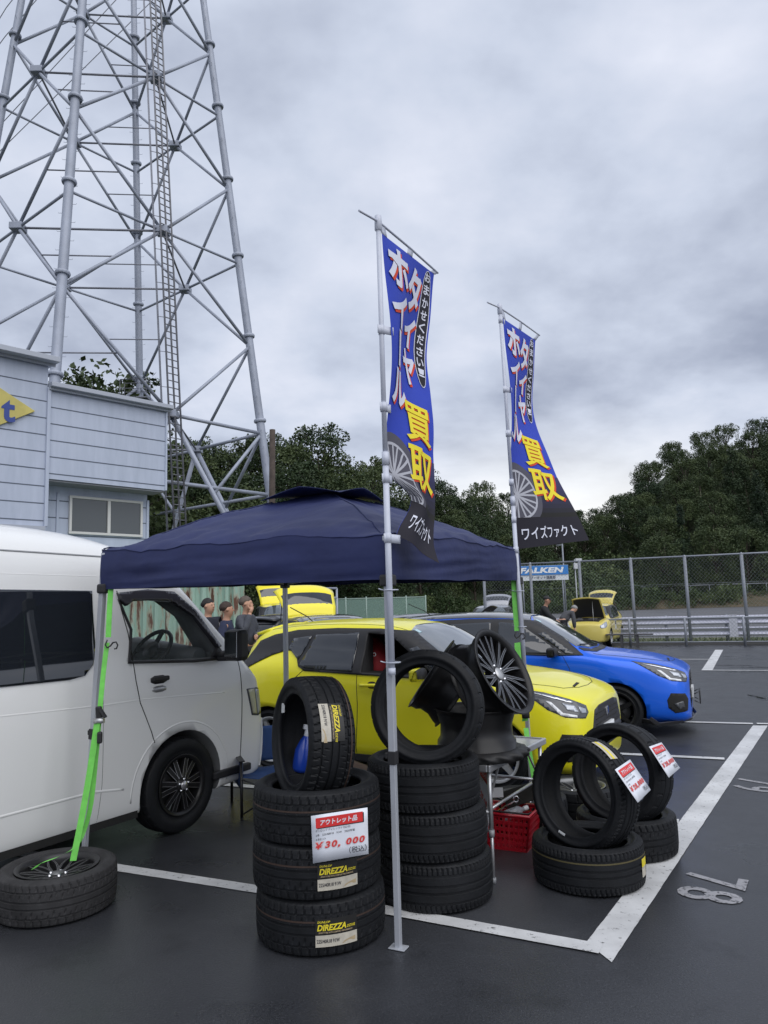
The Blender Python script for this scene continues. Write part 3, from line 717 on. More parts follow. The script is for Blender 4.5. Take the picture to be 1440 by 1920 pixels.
# tyre maker's hoarding on two posts
hb = thing('billboard', 'blue and white sponsor hoarding on thin posts before the far wall', 'hoarding', (0, 0, 0))
HY = 58.0
def hpt(x, z, dy=0): return V((10.3 + x, HY + dy, 3.15 + z))
mb = MB(); mb.box((10.3 + 1.98, HY + .08, 3.15 + .57), (4.0, .06, 1.16)); mb.build('white_panel', mat('board_white', (.62, .66, .70), .5), hb)
mb = MB(); stick(mb, rect(0, .42, 3.96, 1.13), lambda x, y: hpt(x, y, -.02)); mb.build('blue_panel', mat('board_blue', (.02, .19, .55), .5), hb)
mb = MB(); stick(mb, fit(text('FALKEN', 1, .05, .18, spacing=1.05), .16, .56, 3.62, 1.0), lambda x, y: hpt(x, y, -.04)); mb.build('lettering', mat('board_letter_white', (.75, .78, .8), .5), hb)
mb = MB(); stick(mb, fit(text('サーキット倶楽部', 1, .02), .98, .08, 2.95, .34), lambda x, y: hpt(x, y, -.04)); mb.build('lettering', mat('board_letter_blue', (.02, .03, .07), .5), hb)
for x in (.4, 3.5): mb = MB(); mb.tube([hpt(x, -3.15, .1), hpt(x, .4, .1)], .05, 6); mb.build('post', M_post, hb)
# lamp pole with camera
lp = thing('camera_pole', 'slim pole with a white box camera above the hoarding', 'pole', (0, 0, 0)); mb = MB(); P_ = V((14.4, 60, 0)); mb.tube([P_, P_ + V((0, 0, 6.1))], .06, 6); mb.tube([P_ + V((0, 0, 6.0)), P_ + V((-.5, 0, 6.0))], .035, 5); mb.build('mast', M_post, lp)
mb = MB(); mb.box(P_ + V((.9, -.3, 4.25)), (.32, .3, .45)); mb.box(P_ + V((1.15, -.3, 4.75)), (.5, .25, .2)); mb.tube([P_ + V((.9, -.1, 0)), P_ + V((.9, -.1, 4.8))], .05, 6); mb.build('camera_box', mat('white_box', (.55, .57, .6), .5), lp, bevel=.02)
# ================================================================== tyres and rims
M_rub = mat('tyre_rubber', (.0095, .0105, .0125), .6, spec=.25, var=.25, vscale=9, bump=.15, bscale=70)
M_rub2 = mat('worn_rubber', (.030, .030, .032), .75, spec=.3, var=.3, vscale=7, bump=.2, bscale=60)
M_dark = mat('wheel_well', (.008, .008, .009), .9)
def tyre_mesh(R_, W, ri, pat, worn=0.0):
    """axis along local Z, tread centred on z=0"""
    hw = W / 2; n = 288; mb = MB()
    sidew = [(ri, -hw * .72), (ri - .004, -hw * .80), (ri + .006, -hw * .86), (ri + .016, -hw * .83), (ri + .03, -hw * .93), (ri + (R_ - ri) * .45, -hw * 1.0), (ri + (R_ - ri) * .62, -hw * .995), (R_ - .03, -hw * .95), (R_ - .017, -hw * .915)]
    g_ = .0075 * (1 - worn)
    if pat == 'a':     # big shoulder blocks, four grooves, slanted notches
        tr = [(-.86, 's'), (-.78, 's'), (-.60, 's'), (-.575, 'g'), (-.535, 'g'), (-.51, 'm'), (-.36, 'm'), (-.20, 'm'), (-.175, 'g'), (-.12, 'g'), (-.095, 'r'), (.095, 'r'), (.12, 'g'), (.175, 'g'), (.20, 'm'), (.36, 'm'), (.51, 'm'), (.535, 'g'), (.575, 'g'), (.60, 's'), (.78, 's'), (.86, 's')]
        NS, NM = 48, 36
    elif pat == 'b':   # ribs with fine shoulder slots
        tr = [(-.86, 's'), (-.74, 's'), (-.60, 's'), (-.57, 'g'), (-.50, 'g'), (-.47, 'r'), (-.20, 'r'), (-.17, 'g'), (-.10, 'g'), (-.07, 'r'), (.07, 'r'), (.10, 'g'), (.17, 'g'), (.20, 'r'), (.47, 'r'), (.50, 'g'), (.57, 'g'), (.60, 's'), (.74, 's'), (.86, 's')]
        NS, NM = 72, 72
    else:              # semi slick: shallow slashes
        tr = [(-.86, 's'), (-.7, 's'), (-.45, 's'), (-.36, 'r'), (-.33, 'g'), (-.27, 'g'), (-.24, 'r'), (.24, 'r'), (.27, 'g'), (.33, 'g'), (.36, 'r'), (.45, 's'), (.7, 's'), (.86, 's')]
        NS, NM = 24, 24
    prof = [(r, z, 'w') for r, z in sidew]
    for f, k in tr: prof.append((R_ - .012 * abs(f) ** 4 - .002 * abs(f), f * hw, k))
    prof += [(r, -z, 'w') for r, z in reversed(sidew)]
    prof += [(ri + .018, hw * .6, 'w'), (R_ - .018, hw * .55, 'w'), (R_ - .016, 0, 'w'), (R_ - .018, -hw * .55, 'w'), (ri + .018, -hw * .6, 'w')]
    k = len(prof); vs = []
    for j in range(n):
        a = 2 * pi * j / n
        for r, z, kd in prof:
            d = 0
            if kd == 'g': d = g_
            elif kd == 's':
                q = n // NS
                if (j + round(z / hw * 2)) % q == 0: d = g_ * .9
            elif kd == 'm':
                q = n // NM; sh = round((z / hw) * 26)
                if (j + sh) % q == 0 and abs(z / hw) > .3: d = g_ * .8
            vs.append((( r - d) * cos(a), (r - d) * sin(a), z))
    nw_ = len(sidew)
    for j in range(n):
        for i in range(k):
            i2 = (i + 1) % k
            sm = not (nw_ <= i < nw_ + len(tr) - 1)
            mb.f.append((j * k + i, ((j + 1) % n) * k + i, ((j + 1) % n) * k + i2, j * k + i2)); mb.sm.append(sm); mb.mi.append(0)
    mb.v = vs
    return mb
_me = {}
def shared(key, fn):
    """build a mesh object once; later calls share its mesh"""
    def make(name, mats, parent):
        if key not in _me:
            o = fn().build(name, mats, parent); _me[key] = o.data; return o
        o = bpy.data.objects.new(name, _me[key]); COL.objects.link(o); o.parent = parent; return o
    return make
def tyre_obj(name, parent, R_=.322, W=.25, ri=.232, pat='a', m=M_rub):
    return shared(('tyre', R_, W, ri, pat), lambda: tyre_mesh(R_, W, ri, pat))(name, m, parent)

def rim(parent, R_, W, style, body, face, n=10, hub=None, off=0.0):
    """wheel rim, axis Z, outer face towards +Z; barrel, spokes (> machined_edge), hub_cap"""
    hw = W / 2
    br = MB(); prof = [(R_ * .90, hw * .93), (R_ * .985, hw * .97), (R_ * 1.02, hw * 1.0), (R_ * 1.02, hw * .94), (R_ * .965, hw * .88), (R_ * .95, hw * .55), (R_ * .88, hw * .35), (R_ * .87, -hw * .2), (R_ * .955, -hw * .72), (R_ * .965, -hw * .9), (R_ * 1.02, -hw * .95), (R_ * 1.02, -hw), (R_ * .97, -hw * .98), (R_ * .93, -hw * .72), (R_ * .845, -hw * .2), (R_ * .855, hw * .35), (R_ * .89, hw * .7)]
    br.lathe(prof, 64, closed=True); b = br.build('barrel', body, parent)
    zt = hw * (.78 + off); r0, r1 = R_ * .17, R_ * .94
    sp = MB(); ed = MB()
    def spoke(a0, a1, w0, w1, dz0=-.03, dz1=0.0, edge=True, th=.022):
        segs = 6; row = []
        for i in range(segs + 1):
            t = i / segs; r = r0 + (r1 - r0) * t; a = a0 + (a1 - a0) * (t ** 1.3); w = w0 + (w1 - w0) * t; z = zt + dz0 * (1 - t) ** 1.5 + dz1 * t
            c = V((r * cos(a), r * sin(a), z)); s_ = V((-sin(a), cos(a), 0)); row.append((c, s_, w))
        o = len(sp.v)
        for c, s_, w in row: sp.v += [tuple(c - s_ * w), tuple(c + s_ * w), tuple(c + s_ * w * 1.25 - V((0, 0, th))), tuple(c - s_ * w * 1.25 - V((0, 0, th)))]
        for i in range(segs):
            for q in range(4): sp.f.append((o + i * 4 + q, o + i * 4 + (q + 1) % 4, o + (i + 1) * 4 + (q + 1) % 4, o + (i + 1) * 4 + q)); sp.sm.append(False); sp.mi.append(0)
        if edge:
            for sg in (-1, 1):
                o = len(ed.v)
                for c, s_, w in row:
                    p = c + s_ * w * sg + V((0, 0, .0012)); ed.v += [tuple(p), tuple(p - s_ * sg * min(.0026, w * .5))]
                for i in range(segs): ed.f.append((o + 2 * i, o + 2 * i + 1, o + 2 * i + 3, o + 2 * i + 2)); ed.sm.append(False); ed.mi.append(0)
    st = 2 * pi / n
    for k in range(n):
        a = k * st
        if style == 'twin': spoke(a - st * .10, a - st * .32, R_ * .036, R_ * .022); spoke(a + st * .14, a + st * .14, R_ * .036, R_ * .022)
        elif style == 'five': spoke(a, a, R_ * .13, R_ * .085, dz0=-.02)
        elif style == 'mesh': spoke(a, a - st * .5, R_ * .03, R_ * .02); spoke(a, a + st * .5, R_ * .03, R_ * .02)
        elif style == 'truck': spoke(a - st * .2, a - st * .20, R_ * .075, R_ * .085, dz0=.02); spoke(a + st * .2, a + st * .20, R_ * .075, R_ * .085, dz0=.02)
    s_ = sp.build('spokes', body if style != 'five' else face, parent)
    if ed.v: ed.build('machined_edge', face, s_)
    hb_ = MB(); zh = zt + (-.035 if style != 'truck' else .03)
    hb_.lathe([(0, zh + .012), (R_ * .16, zh + .01), (R_ * .25, zh), (R_ * .27, zh - .03), (R_ * .2, zh - .06)], 32); hb_.build('hub', body if style != 'five' else face, parent)
    cp = MB(); cp.lathe([(0, zh + .021), (R_ * .12, zh + .019), (R_ * .145, zh + .012)], 24); cp.build('centre_cap', hub or face, parent)
    nt_ = MB()
    for k in range(5):
        a = k * 2 * pi / 5 + .3; nt_.lathe([(0, zh + .016), (.009, zh + .016), (.011, zh)], 6, Matrix.Translation((R_ * .2 * cos(a), R_ * .2 * sin(a), 0)))
    nt_.build('wheel_nuts', M_chrome, parent)
    return b
M_chrome = mat('chrome', (.62, .63, .66), .15, metal=1.0)
M_mach = mat('machined_alloy', (.36, .37, .39), .38, metal=.9)
M_gblk = mat('gloss_black', (.011, .011, .012), .34, spec=.35)
M_silv = mat('silver_alloy', (.48, .49, .50), .35, metal=.6)
M_bronze = mat('grey_alloy', (.17, .175, .18), .4, metal=.6)
M_brake = mat('brake_iron', (.10, .10, .105), .5, metal=.6)
M_plas = mat('black_plastic', (.022, .022, .024), .5, spec=.4)
M_blkgl = mat('tinted_glass', (.014, .017, .022), .03, spec=.9, coat=.3)
M_wsgl = mat('windscreen_glass', (.05, .065, .075), .03, spec=1.0, coat=1.0)
M_lens = mat('lamp_lens', (.42, .45, .5), .12, spec=.8, metal=.35)
M_lampd = mat('lamp_housing', (.07, .075, .085), .2, spec=.7)
M_red = mat('tail_lamp_red', (.42, .01, .012), .15, spec=.7, coat=.5)
M_white = mat('plate_white', (.62, .64, .66), .5)
M_gap = mat('panel_gap', (.012, .012, .012), .8)

def wheel(car, x, y, side, R_=.303, W=.2, style='five', body=None, face=None, ri=.225, n=5, pat='b'):
    """wheel as a part of a car; side -1 = right of car (faces -y)"""
    w = bpy.data.objects.new('wheel', None); COL.objects.link(w); w.parent = car
    w.matrix_local = Matrix.Translation((x, y, R_)) @ Matrix.Rotation(RA(90) * (1 if side < 0 else -1), 4, 'X') @ Matrix.Rotation(.4 * x, 4, 'Z')
    tyre_obj('tyre', w, R_, W, ri, pat)
    r_ = bpy.data.objects.new('rim', None); COL.objects.link(r_)
    # rim pieces hang straight under the wheel to keep the tree three deep
    bpy.data.objects.remove(r_)
    rim(w, ri * .985, W * .96, style, body or M_silv, face or M_silv, n)
    d = MB(); d.lathe([(0, -.01), (ri * .70, -.01), (ri * .70, -.03), (0, -.03)], 40); d.build('brake_disc', M_brake, w)
    return w

# ================================================================== hatchback (local +x forward, origin under the middle of the wheelbase)
HB = [  # x, zb, yb, (y,z) x6, z top
 (2.015, .20, .44, (.54, .24), (.585, .42), (.56, .63), (.49, .705), (.38, .735), (.2, .745), .75),
 (1.95, .18, .60, (.70, .24), (.745, .43), (.71, .66), (.63, .755), (.50, .785), (.25, .80), .805),
 (1.80, .17, .68, (.785, .25), (.815, .46), (.78, .70), (.70, .81), (.57, .84), (.28, .86), .865),
 (1.55, .17, .71, (.83, .26), (.852, .49), (.825, .765), (.75, .87), (.61, .90), (.31, .925), .93),
 (1.225, .17, .72, (.848, .26), (.868, .54), (.850, .82), (.775, .92), (.63, .945), (.32, .965), .97),
 (0.98, .17, .73, (.848, .26), (.864, .56), (.852, .87), (.785, .955), (.66, .98), (.34, 1.0), 1.005),
 (0.62, .17, .73, (.845, .26), (.858, .57), (.848, .90), (.775, 1.03), (.69, 1.16), (.37, 1.215), 1.225),
 (0.25, .17, .73, (.845, .26), (.856, .57), (.845, .92), (.745, 1.14), (.635, 1.36), (.34, 1.415), 1.425),
 (-.20, .17, .73, (.845, .26), (.856, .57), (.845, .94), (.735, 1.19), (.615, 1.425), (.33, 1.48), 1.49),
 (-.80, .17, .73, (.845, .26), (.860, .58), (.848, .96), (.730, 1.20), (.605, 1.43), (.32, 1.485), 1.497),
 (-1.225, .18, .72, (.850, .27), (.874, .62), (.858, .99), (.725, 1.19), (.59, 1.405), (.31, 1.462), 1.475),
 (-1.50, .20, .70, (.842, .29), (.864, .64), (.838, .985), (.700, 1.17), (.565, 1.365), (.30, 1.425), 1.437),
 (-1.66, .22, .66, (.815, .31), (.842, .64), (.805, .96), (.660, 1.12), (.54, 1.26), (.28, 1.31), 1.32),
 (-1.78, .25, .58, (.76, .34), (.785, .62), (.735, .88), (.59, .99), (.47, 1.06), (.24, 1.085), 1.09),
 (-1.845, .29, .5, (.64, .38), (.66, .58), (.60, .76), (.48, .83), (.38, .86), (.2, .87), .875)]
def catmull(p0, p1, p2, p3, t):
    return .5 * ((2 * p1) + (-p0 + p2) * t + (2 * p0 - 5 * p1 + 4 * p2 - p3) * t * t + (-p0 + 3 * p1 - 3 * p2 + p3) * t ** 3)
def loft(tab, nx, ns, flatten=.5):
    """rings from half sections; returns MB, closed"""
    xs = [r[0] for r in tab]; secs = []
    for r in tab: secs.append([V((0, r[1])), V((r[2], r[1]))] + [V(p) for p in r[3:-1]] + [V((0, r[-1]))])
    fine = []
    for i in range(len(tab) - 1):
        k = max(2, int(abs(xs[i + 1] - xs[i]) / nx))
        for j in range(k): fine.append((i, j / k))
    fine.append((len(tab) - 2, 1.0)); mb = MB(); rings = []
    for i, t in fine:
        a, b = i, i + 1; h = xs[b] - xs[a]; x = xs[a] + h * t; ring = []
        for q in range(len(secs[0])):
            p1, p2 = secs[a][q], secs[b][q]
            m1 = (p2 - secs[a - 1][q]) / (xs[b] - xs[a - 1]) if a > 0 else (p2 - p1) / h
            m2 = (secs[b + 1][q] - p1) / (xs[b + 1] - xs[a]) if b < len(tab) - 1 else (p2 - p1) / h
            t2, t3 = t * t, t ** 3
            ring.append((2 * t3 - 3 * t2 + 1) * p1 + (t3 - 2 * t2 + t) * h * m1 + (-2 * t3 + 3 * t2) * p2 + (t3 - t2) * h * m2)
        pts = [ring[0], ring[1]]
        sec = ring[1:]
        for q in range(len(sec) - 1):
            p0, p1, p2, p3 = sec[max(0, q - 1)], sec[q], sec[q + 1], sec[min(len(sec) - 1, q + 2)]
            if q == len(sec) - 2: p3 = V((-sec[q][0], sec[q][1]))
            for s_ in range(1, ns + 1): pts.append(catmull(p0, p1, p2, p3, s_ / ns))
        full = [(x, p[0], p[1]) for p in pts] + [(x, -p[0], p[1]) for p in reversed(pts[1:-1])]
        rings.append(full)
    n = len(rings[0])
    for r in rings: mb.v += r
    for i in range(len(rings) - 1):
        for j in range(n): mb.f.append((i * n + j, i * n + (j + 1) % n, (i + 1) * n + (j + 1) % n, (i + 1) * n + j)); mb.sm.append(True); mb.mi.append(0)
    mb.f.append(tuple(reversed(range(n)))); mb.sm.append(False); mb.mi.append(0)
    o = (len(rings) - 1) * n; mb.f.append(tuple(o + j for j in range(n))); mb.sm.append(False); mb.mi.append(0)
    if xs[0] > xs[-1]: mb.f = [tuple(reversed(f)) for f in mb.f]
    return mb
def cutaway(mb, mats, cuts, dark):
    """mesh = loft minus the cutters (wheel wells, window openings)"""
    o = mb.build('tmp', list(mats) + [dark]); rm = [o]
    bm = bmesh.new(); bm.from_mesh(o.data); bmesh.ops.recalc_face_normals(bm, faces=bm.faces[:]); bm.to_mesh(o.data); bm.free()
    for c in cuts:
        c.mi = [1] * len(c.f); co = c.build('cut', [dark, dark]); rm.append(co)
        bm = bmesh.new(); bm.from_mesh(co.data); bmesh.ops.remove_doubles(bm, verts=bm.verts[:], dist=1e-5); bmesh.ops.recalc_face_normals(bm, faces=bm.faces[:]); bm.to_mesh(co.data); bm.free()
        md = o.modifiers.new('b', 'BOOLEAN'); md.operation = 'DIFFERENCE'; md.object = co; md.solver = 'EXACT'
        md.material_mode = 'INDEX'
    dg = bpy.context.evaluated_depsgraph_get(); me = bpy.data.meshes.new_from_object(o.evaluated_get(dg))
    for q in rm: bpy.data.objects.remove(q)
    return me
def bvh_of(mb): return BVHTree.FromPolygons([V(v) for v in mb.v], mb.f)
class Skin:
    """draws outlines on a body through ray casts: 'R' right side, 'L' left, 'T' top, 'F' front, 'B' back, 'FR','FL' corners"""
    D = {'R': (V((1, 0, 0)), V((0, 0, 1)), V((0, 1, 0))), 'L': (V((1, 0, 0)), V((0, 0, 1)), V((0, -1, 0))), 'T': (V((1, 0, 0)), V((0, 1, 0)), V((0, 0, -1))), 'F': (V((0, 1, 0)), V((0, 0, 1)), V((-1, 0, 0))), 'B': (V((0, 1, 0)), V((0, 0, 1)), V((1, 0, 0))),
         'FR': (V((.7071, .7071, 0)), V((0, 0, 1)), V((-.7071, .7071, 0))), 'FL': (V((.7071, -.7071, 0)), V((0, 0, 1)), V((-.7071, -.7071, 0))), 'BR': (V((.7071, -.7071, 0)), V((0, 0, 1)), V((.7071, .7071, 0))), 'BL': (V((.7071, .7071, 0)), V((0, 0, 1)), V((.7071, -.7071, 0)))}
    def __init__(s, mb): s.b = bvh_of(mb)
    def pt(s, d, x, y, off=.004):
        a, b, r = s.D[d]; h = s.b.ray_cast(a * x + b * y - r * 6, r)
        if h[0] is None: 
            q = s.b.find_nearest(a * x + b * y - r * .6); return q[0] - r * off
        nn = h[1]; nn = nn if nn.dot(r) < 0 else -nn
        return h[0] + nn * off
    def patch(s, d, poly, off=.004, step=.05, holes=(), rim_=True):
        vs, fs = region(poly, step, holes); mb = MB(); pts = [s.pt(d, x, y, off) for x, y in vs]
        a, b, r = s.D[d]
        if fs:
            f = fs[0]; n_ = (pts[f[1]] - pts[f[0]]).cross(pts[f[2]] - pts[f[0]])
            if n_.dot(r) > 0: fs = [tuple(reversed(q)) for q in fs]
        mb.add(pts, fs, True)
        if rim_:
            ed = {}
            for f in fs:
                for i in range(3):
                    e = (f[i], f[(i + 1) % 3]); ed[e] = 1
            k = len(mb.v); low = {}
            for (i, j) in list(ed):
                if (j, i) in ed: continue
                for q in (i, j):
                    if q not in low: low[q] = len(mb.v); mb.v.append(tuple(s.pt(d, *vs[q], off=-.01)))
                mb.f.append((j, i, low[i], low[j])); mb.sm.append(False); mb.mi.append(0)
        return mb
    def line(s, d, pts, r_=.004, off=.0, n=5, step=.04):
        q = []
        for a, b in zip(pts, pts[1:]):
            a, b = V(a), V(b); k = max(1, int((b - a).length / step)); q += [a.lerp(b, i / k) for i in range(k)]
        q.append(V(pts[-1])); mb = MB(); mb.tube([s.pt(d, x, y, off) for x, y in q], r_, n); return mb

M_redseat = mat('red_seat_cloth', (.30, .012, .018), .7)
_hbcache = {}
def hatchback(name, label, cat, loc, rz, paint_, roof=None, wstyle='five', wbody=None, wface=None, n=5, open_win=False, lip=False, hood_open=False, gate_open=False, simple=False, grp=None, plate=None):
    t = thing(name, label, cat, (loc[0], loc[1], 0), rz, grp)
    mb = loft(HB, .06 if not simple else .12, 6 if not simple else 3); sk = Skin(mb); cuts = []
    for ax in (1.225, -1.225):
        for sd_ in (-1, 1):
            c = MB(); c.lathe([(.0, -.26), (.335, -.26), (.335, .26), (0, .26)], 40, Matrix.Translation((ax, sd_ * .82, .305)) @ Matrix.Rotation(RA(90), 4, 'X'), smooth=False); cuts.append(c)
    if open_win:
        c = MB(); pl_ = [(.66, .97), (.14, 1.345), (-.12, 1.365), (-.12, .995)]
        c.prism(pl_, -.5, -1.1, Matrix(((1, 0, 0, 0), (0, 0, 1, 0), (0, 1, 0, 0), (0, 0, 0, 1)))); c.f = [tuple(reversed(f)) for f in c.f]; cuts.append(c)
        c = MB(); c.prism([(-.75, .86), (.75, .86), (.12, 1.355), (-.75, 1.375)], -.05, -.585, Matrix(((1, 0, 0, 0), (0, 0, 1, 0), (0, 1, 0, 0), (0, 0, 0, 1)))); cuts.append(c)
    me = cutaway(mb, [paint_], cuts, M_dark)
    for p in me.polygons: p.use_smooth = True
    body = bpy.data.objects.new('body', me); COL.objects.link(body); body.parent = t
    def P(nm, d, poly, m, off=.004, step=.06, holes=(), par=None, sm=0):
        if sm: poly = smoothpoly(poly, sm)
        return sk.patch(d, poly, off, step, holes).build(nm, m, par or t)
    # glass house
    for d in ('R', 'L'):
        hole = [[(.66, .97), (.14, 1.345), (-.12, 1.365), (-.12, .995)]] if (open_win and d == 'R') else []
        P('pillar_trim', d, [(.90, .955), (.64, 1.17), (.32, 1.375), (.0, 1.405), (-.5, 1.415), (-1.0, 1.40), (-1.30, 1.355), (-1.50, 1.29), (-1.66, 1.06), (-1.62, .98), (-1.45, 1.06), (-1.25, 1.15), (-1.08, 1.20), (-.98, 1.19), (-.92, 1.13), (-.87, 1.04), (-.79, 1.0), (-.2, .975), (.5, .95)], M_plas, .010, .03, hole)
        if not hole: P('side_window', d, [(.66, .97), (.14, 1.345), (-.12, 1.365), (-.12, .995)], M_blkgl, .015, .04)
        else:
            q = MB()   # what shows through the lowered window: seat and far trim
            seat = MB(); seat.tube([(-.16, -.36, .88), (-.20, -.36, 1.0), (-.26, -.36, 1.16), (-.29, -.36, 1.29)], [.2, .2, .16, .10], 14); se = seat.build('bucket_seat', M_redseat, t); se.scale = (1, 1, 1)
            tx = MB(); stick(tx, fit(text('RECARO', 1, .03), 0, 0, .2, .04), lambda x, y: V((-.30 + x, -.565, 1.13 + y))); tx.build('seat_lettering', M_white, t)
        P('quarter_window', d, [(.80, .968), (.70, .966), (.36, 1.215), (.44, 1.235)], M_blkgl, .015, .04)
        P('side_window', d, [(-.22, .998), (-.22, 1.368), (-.74, 1.35), (-.86, 1.06), (-.80, 1.025)], M_blkgl, .015, .04)
        P('quarter_window', d, [(-.89, 1.10), (-.79, 1.34), (-1.02, 1.315), (-1.06, 1.22)], M_blkgl, .015, .04)
    P('windscreen', 'T', [(.955, .0), (.92, .42), (.80, .69), (.30, .565), (.225, .3), (.215, 0), (.225, -.3), (.30, -.565), (.80, -.69), (.92, -.42)], M_wsgl, .006)
    if not gate_open: P('rear_window', 'B', [(-.55, .98), (-.50, 1.30), (.50, 1.30), (.55, .98)], M_blkgl, .006)
    if roof: P('roof_wrap', 'T', [(.20, 0), (.21, .3), (.27, .60), (-.2, .62), (-.9, .61), (-1.45, .56), (-1.5, 0), (-1.45, -.56), (-.9, -.61), (-.2, -.62), (.27, -.60), (.21, -.3)], roof, .004)
    # roof spoiler
    q = MB(); q.grid(lambda u, v: V((-1.46 - .20 * u, (v - .5) * 1.06 * (1 - .06 * u), 1.452 - .045 * u - .05 * (2 * v - 1) ** 2)), 4, 10); q.build('roof_spoiler', roof or paint_, t, thick=.035, bevel=.008)
    if not simple:
        for d in ('R', 'L'):
            q = sk.line(d, [(.66, .96), (.74, .80), (.76, .55), (.70, .34), (.60, .22)], .0035); q.build('door_gap', M_gap, t)
            q = sk.line(d, [(-.165, .98), (-.155, .7), (-.17, .42), (-.19, .22)], .0035); q.build('door_gap', M_gap, t)
            q = sk.line(d, [(-.80, 1.01), (-.93, .9), (-.90, .72), (-.82, .5), (-.82, .24)], .0035); q.build('door_gap', M_gap, t)
            sgn = -1 if d == 'R' else 1
            hd = MB(); y = sk.pt(d, 0, .875)[1]; hd.tube([(.09, y, .885), (.07, y + sgn * .03, .885), (-.09, y + sgn * .03, .88), (-.12, y, .88)], .016, 8); hd.build('door_handle', paint_, t)
            q = sk.patch(d, smoothpoly([(.06, .85), (-.04, .85), (-.04, .915), (.06, .915)], 2), .003); q.build('handle_recess', M_gap, t)
            sl_ = MB(); sl_.box((0, sgn * .80, .195), (1.7, .06, .09)); sl_.build('side_skirt', M_plas, t, bevel=.02)
            P('headlamp', 'FR' if d == 'R' else 'FL', [(.46, .885), (.66, .85), (.84, .795), (.99, .735), (1.0, .68), (.95, .635), (.76, .655), (.64, .715), (.54, .81)], M_lampd, .004, .03)
            hl = MB(); S_ = sk; dd = 'FR' if d == 'R' else 'FL'
            S_.patch(dd, [(.52, .858), (.66, .832), (.86, .775), (.85, .76), (.66, .815)], .008, .03).build('lamp_brow', M_chrome, t)
            S_.patch(dd, [(.64, .785), (.68, .775), (.75, .69), (.86, .668), (.86, .65), (.73, .668)], .008, .02).build('daylight_strip', mat('light_strip', (.75, .77, .8), .2), t)
            S_.patch(dd, [(.76, .765), (.86, .74), (.88, .69), (.79, .71)], .008, .02).build('projector_lens', M_lens, t)
            S_.patch(dd, [(.89, .735), (.965, .71), (.965, .675), (.90, .685)], .008, .02).build('projector_lens', M_lens, t)
            P('fog_recess', dd, [(.68, .44), (.72, .52), (.89, .51), (.95, .44), (.93, .31), (.76, .29), (.69, .35)], M_gap, .004, .03)
            S_.patch(dd, [(.74, .40), (.84, .43), (.86, .36), (.80, .33)], .010, .03).build('fog_lamp', M_lampd, t)
            P('tail_lamp', 'BR' if d == 'R' else 'BL', [(-.84, .83), (-.62, .92), (-.58, .97), (-.72, .98), (-.88, .91)] if True else [], M_red, .006, .03)
            P('tail_lamp', d, [(-1.40, .93), (-1.50, .975), (-1.70, .95), (-1.765, .86), (-1.71, .79), (-1.58, .84)], M_red, .006, .03)
            # door mirror
            mr = MB(); c = V((.56, sgn * .965, 1.0)); mr.grid(lambda u, v: c + V((.075 * cos(pi * (u)) * (1 - .35 * abs(2 * v - 1) ** 3) + .03 * u, sgn * .105 * (2 * v - 1), .065 * sin(2 * pi * u - .6) * (1 - .3 * abs(2 * v - 1) ** 2))), 14, 8); mr.tube([(.58, sgn * .82, .955), (.57, sgn * .9, .97)], .022, 6)
            mo = mr.build('door_mirror', M_gblk if not roof else M_gblk, t); mo.scale = (1, 1, 1)
            ms_ = MB(); ms_.box(c, (.10, .19, .115)); ms_.build('mirror_shell', M_gblk if roof else paint_, mo, bevel=.03, seg=3)
        P('grille', 'F', [(-.44, .68), (-.55, .50), (-.46, .32), (.46, .32), (.55, .50), (.44, .68), (.28, .705), (-.28, .705)], M_plas, .004, .05)
        gm = MB()
        for k in range(7):
            z = .37 + k * .045; 
            gm.tube([sk.pt('F', y, z, .006) for y in [-.42 + .07 * i for i in range(13)]], .005, 4)
        gm.build('grille_mesh', M_gap, t)
        P('front_plate_bar', 'F', [(-.55, .44), (-.5, .395), (.5, .395), (.55, .44), (.50, .485), (-.5, .485)], M_plas, .012, .06)
        P('licence_plate', 'F', [(-.165, .40), (.165, .40), (.165, .52), (-.165, .52)], M_white, .03, .05)
        P('badge', 'F', smoothpoly([(-.05, .575), (.05, .575), (.05, .66), (-.05, .66)], 2), M_chrome if not roof else M_gblk, .012, .03)
        q = sk.line('T', [(1.86, 0), (1.84, .25), (1.76, .47), (1.55, .60), (1.2, .66), (1.0, .70)], .0035); q.build('bonnet_gap', M_gap, t)
        q = sk.line('T', [(1.86, 0), (1.84, -.25), (1.76, -.47), (1.55, -.60), (1.2, -.66), (1.0, -.70)], .0035); q.build('bonnet_gap', M_gap, t)
        P('bonnet_slot', 'T', [(1.80, -.07), (1.815, -.30), (1.795, -.30), (1.775, -.08)], M_gap, .004, .04)
        P('cowl', 'T', [(.97, 0), (.95, .45), (.83, .70), (.90, .72), (1.02, .5), (1.05, 0), (1.02, -.5), (.90, -.72), (.83, -.70), (.95, -.45)], M_plas, .005, .06)
        for y0, y1 in ((.5, -.05), (-.05, -.6)):
            wp = MB(); wp.tube([sk.pt('T', .96, y0, .02), sk.pt('T', .90, (y0 + y1) / 2, .03), sk.pt('T', .83, y1, .02)], .009, 5); wp.build('wiper', M_gap, t)
        for y in (.555, -.555): sk.line('T', [(.28, y), (-.3, y * 1.02), (-.9, y), (-1.42, y * .95)], .003).build('roof_seam', M_gap, t)
        an = MB(); rp = sk.pt('T', -1.25, 0, 0); an.tube([rp, rp + V((-.08, 0, .06)), rp + V((-.32, 0, .17))], .006, 5); an.build('aerial', M_gap, t)
        st_ = sk.patch('T', [(.36, -.50), (.30, -.50), (.30, -.44), (.36, -.44)], .010, .03); st_.build('screen_sticker', mat('pale_sticker', (.45, .62, .68), .5), t)
    P('rear_bumper_insert', 'B', [(-.5, .32), (.5, .32), (.45, .52), (-.45, .52)], M_plas, .004, .08)
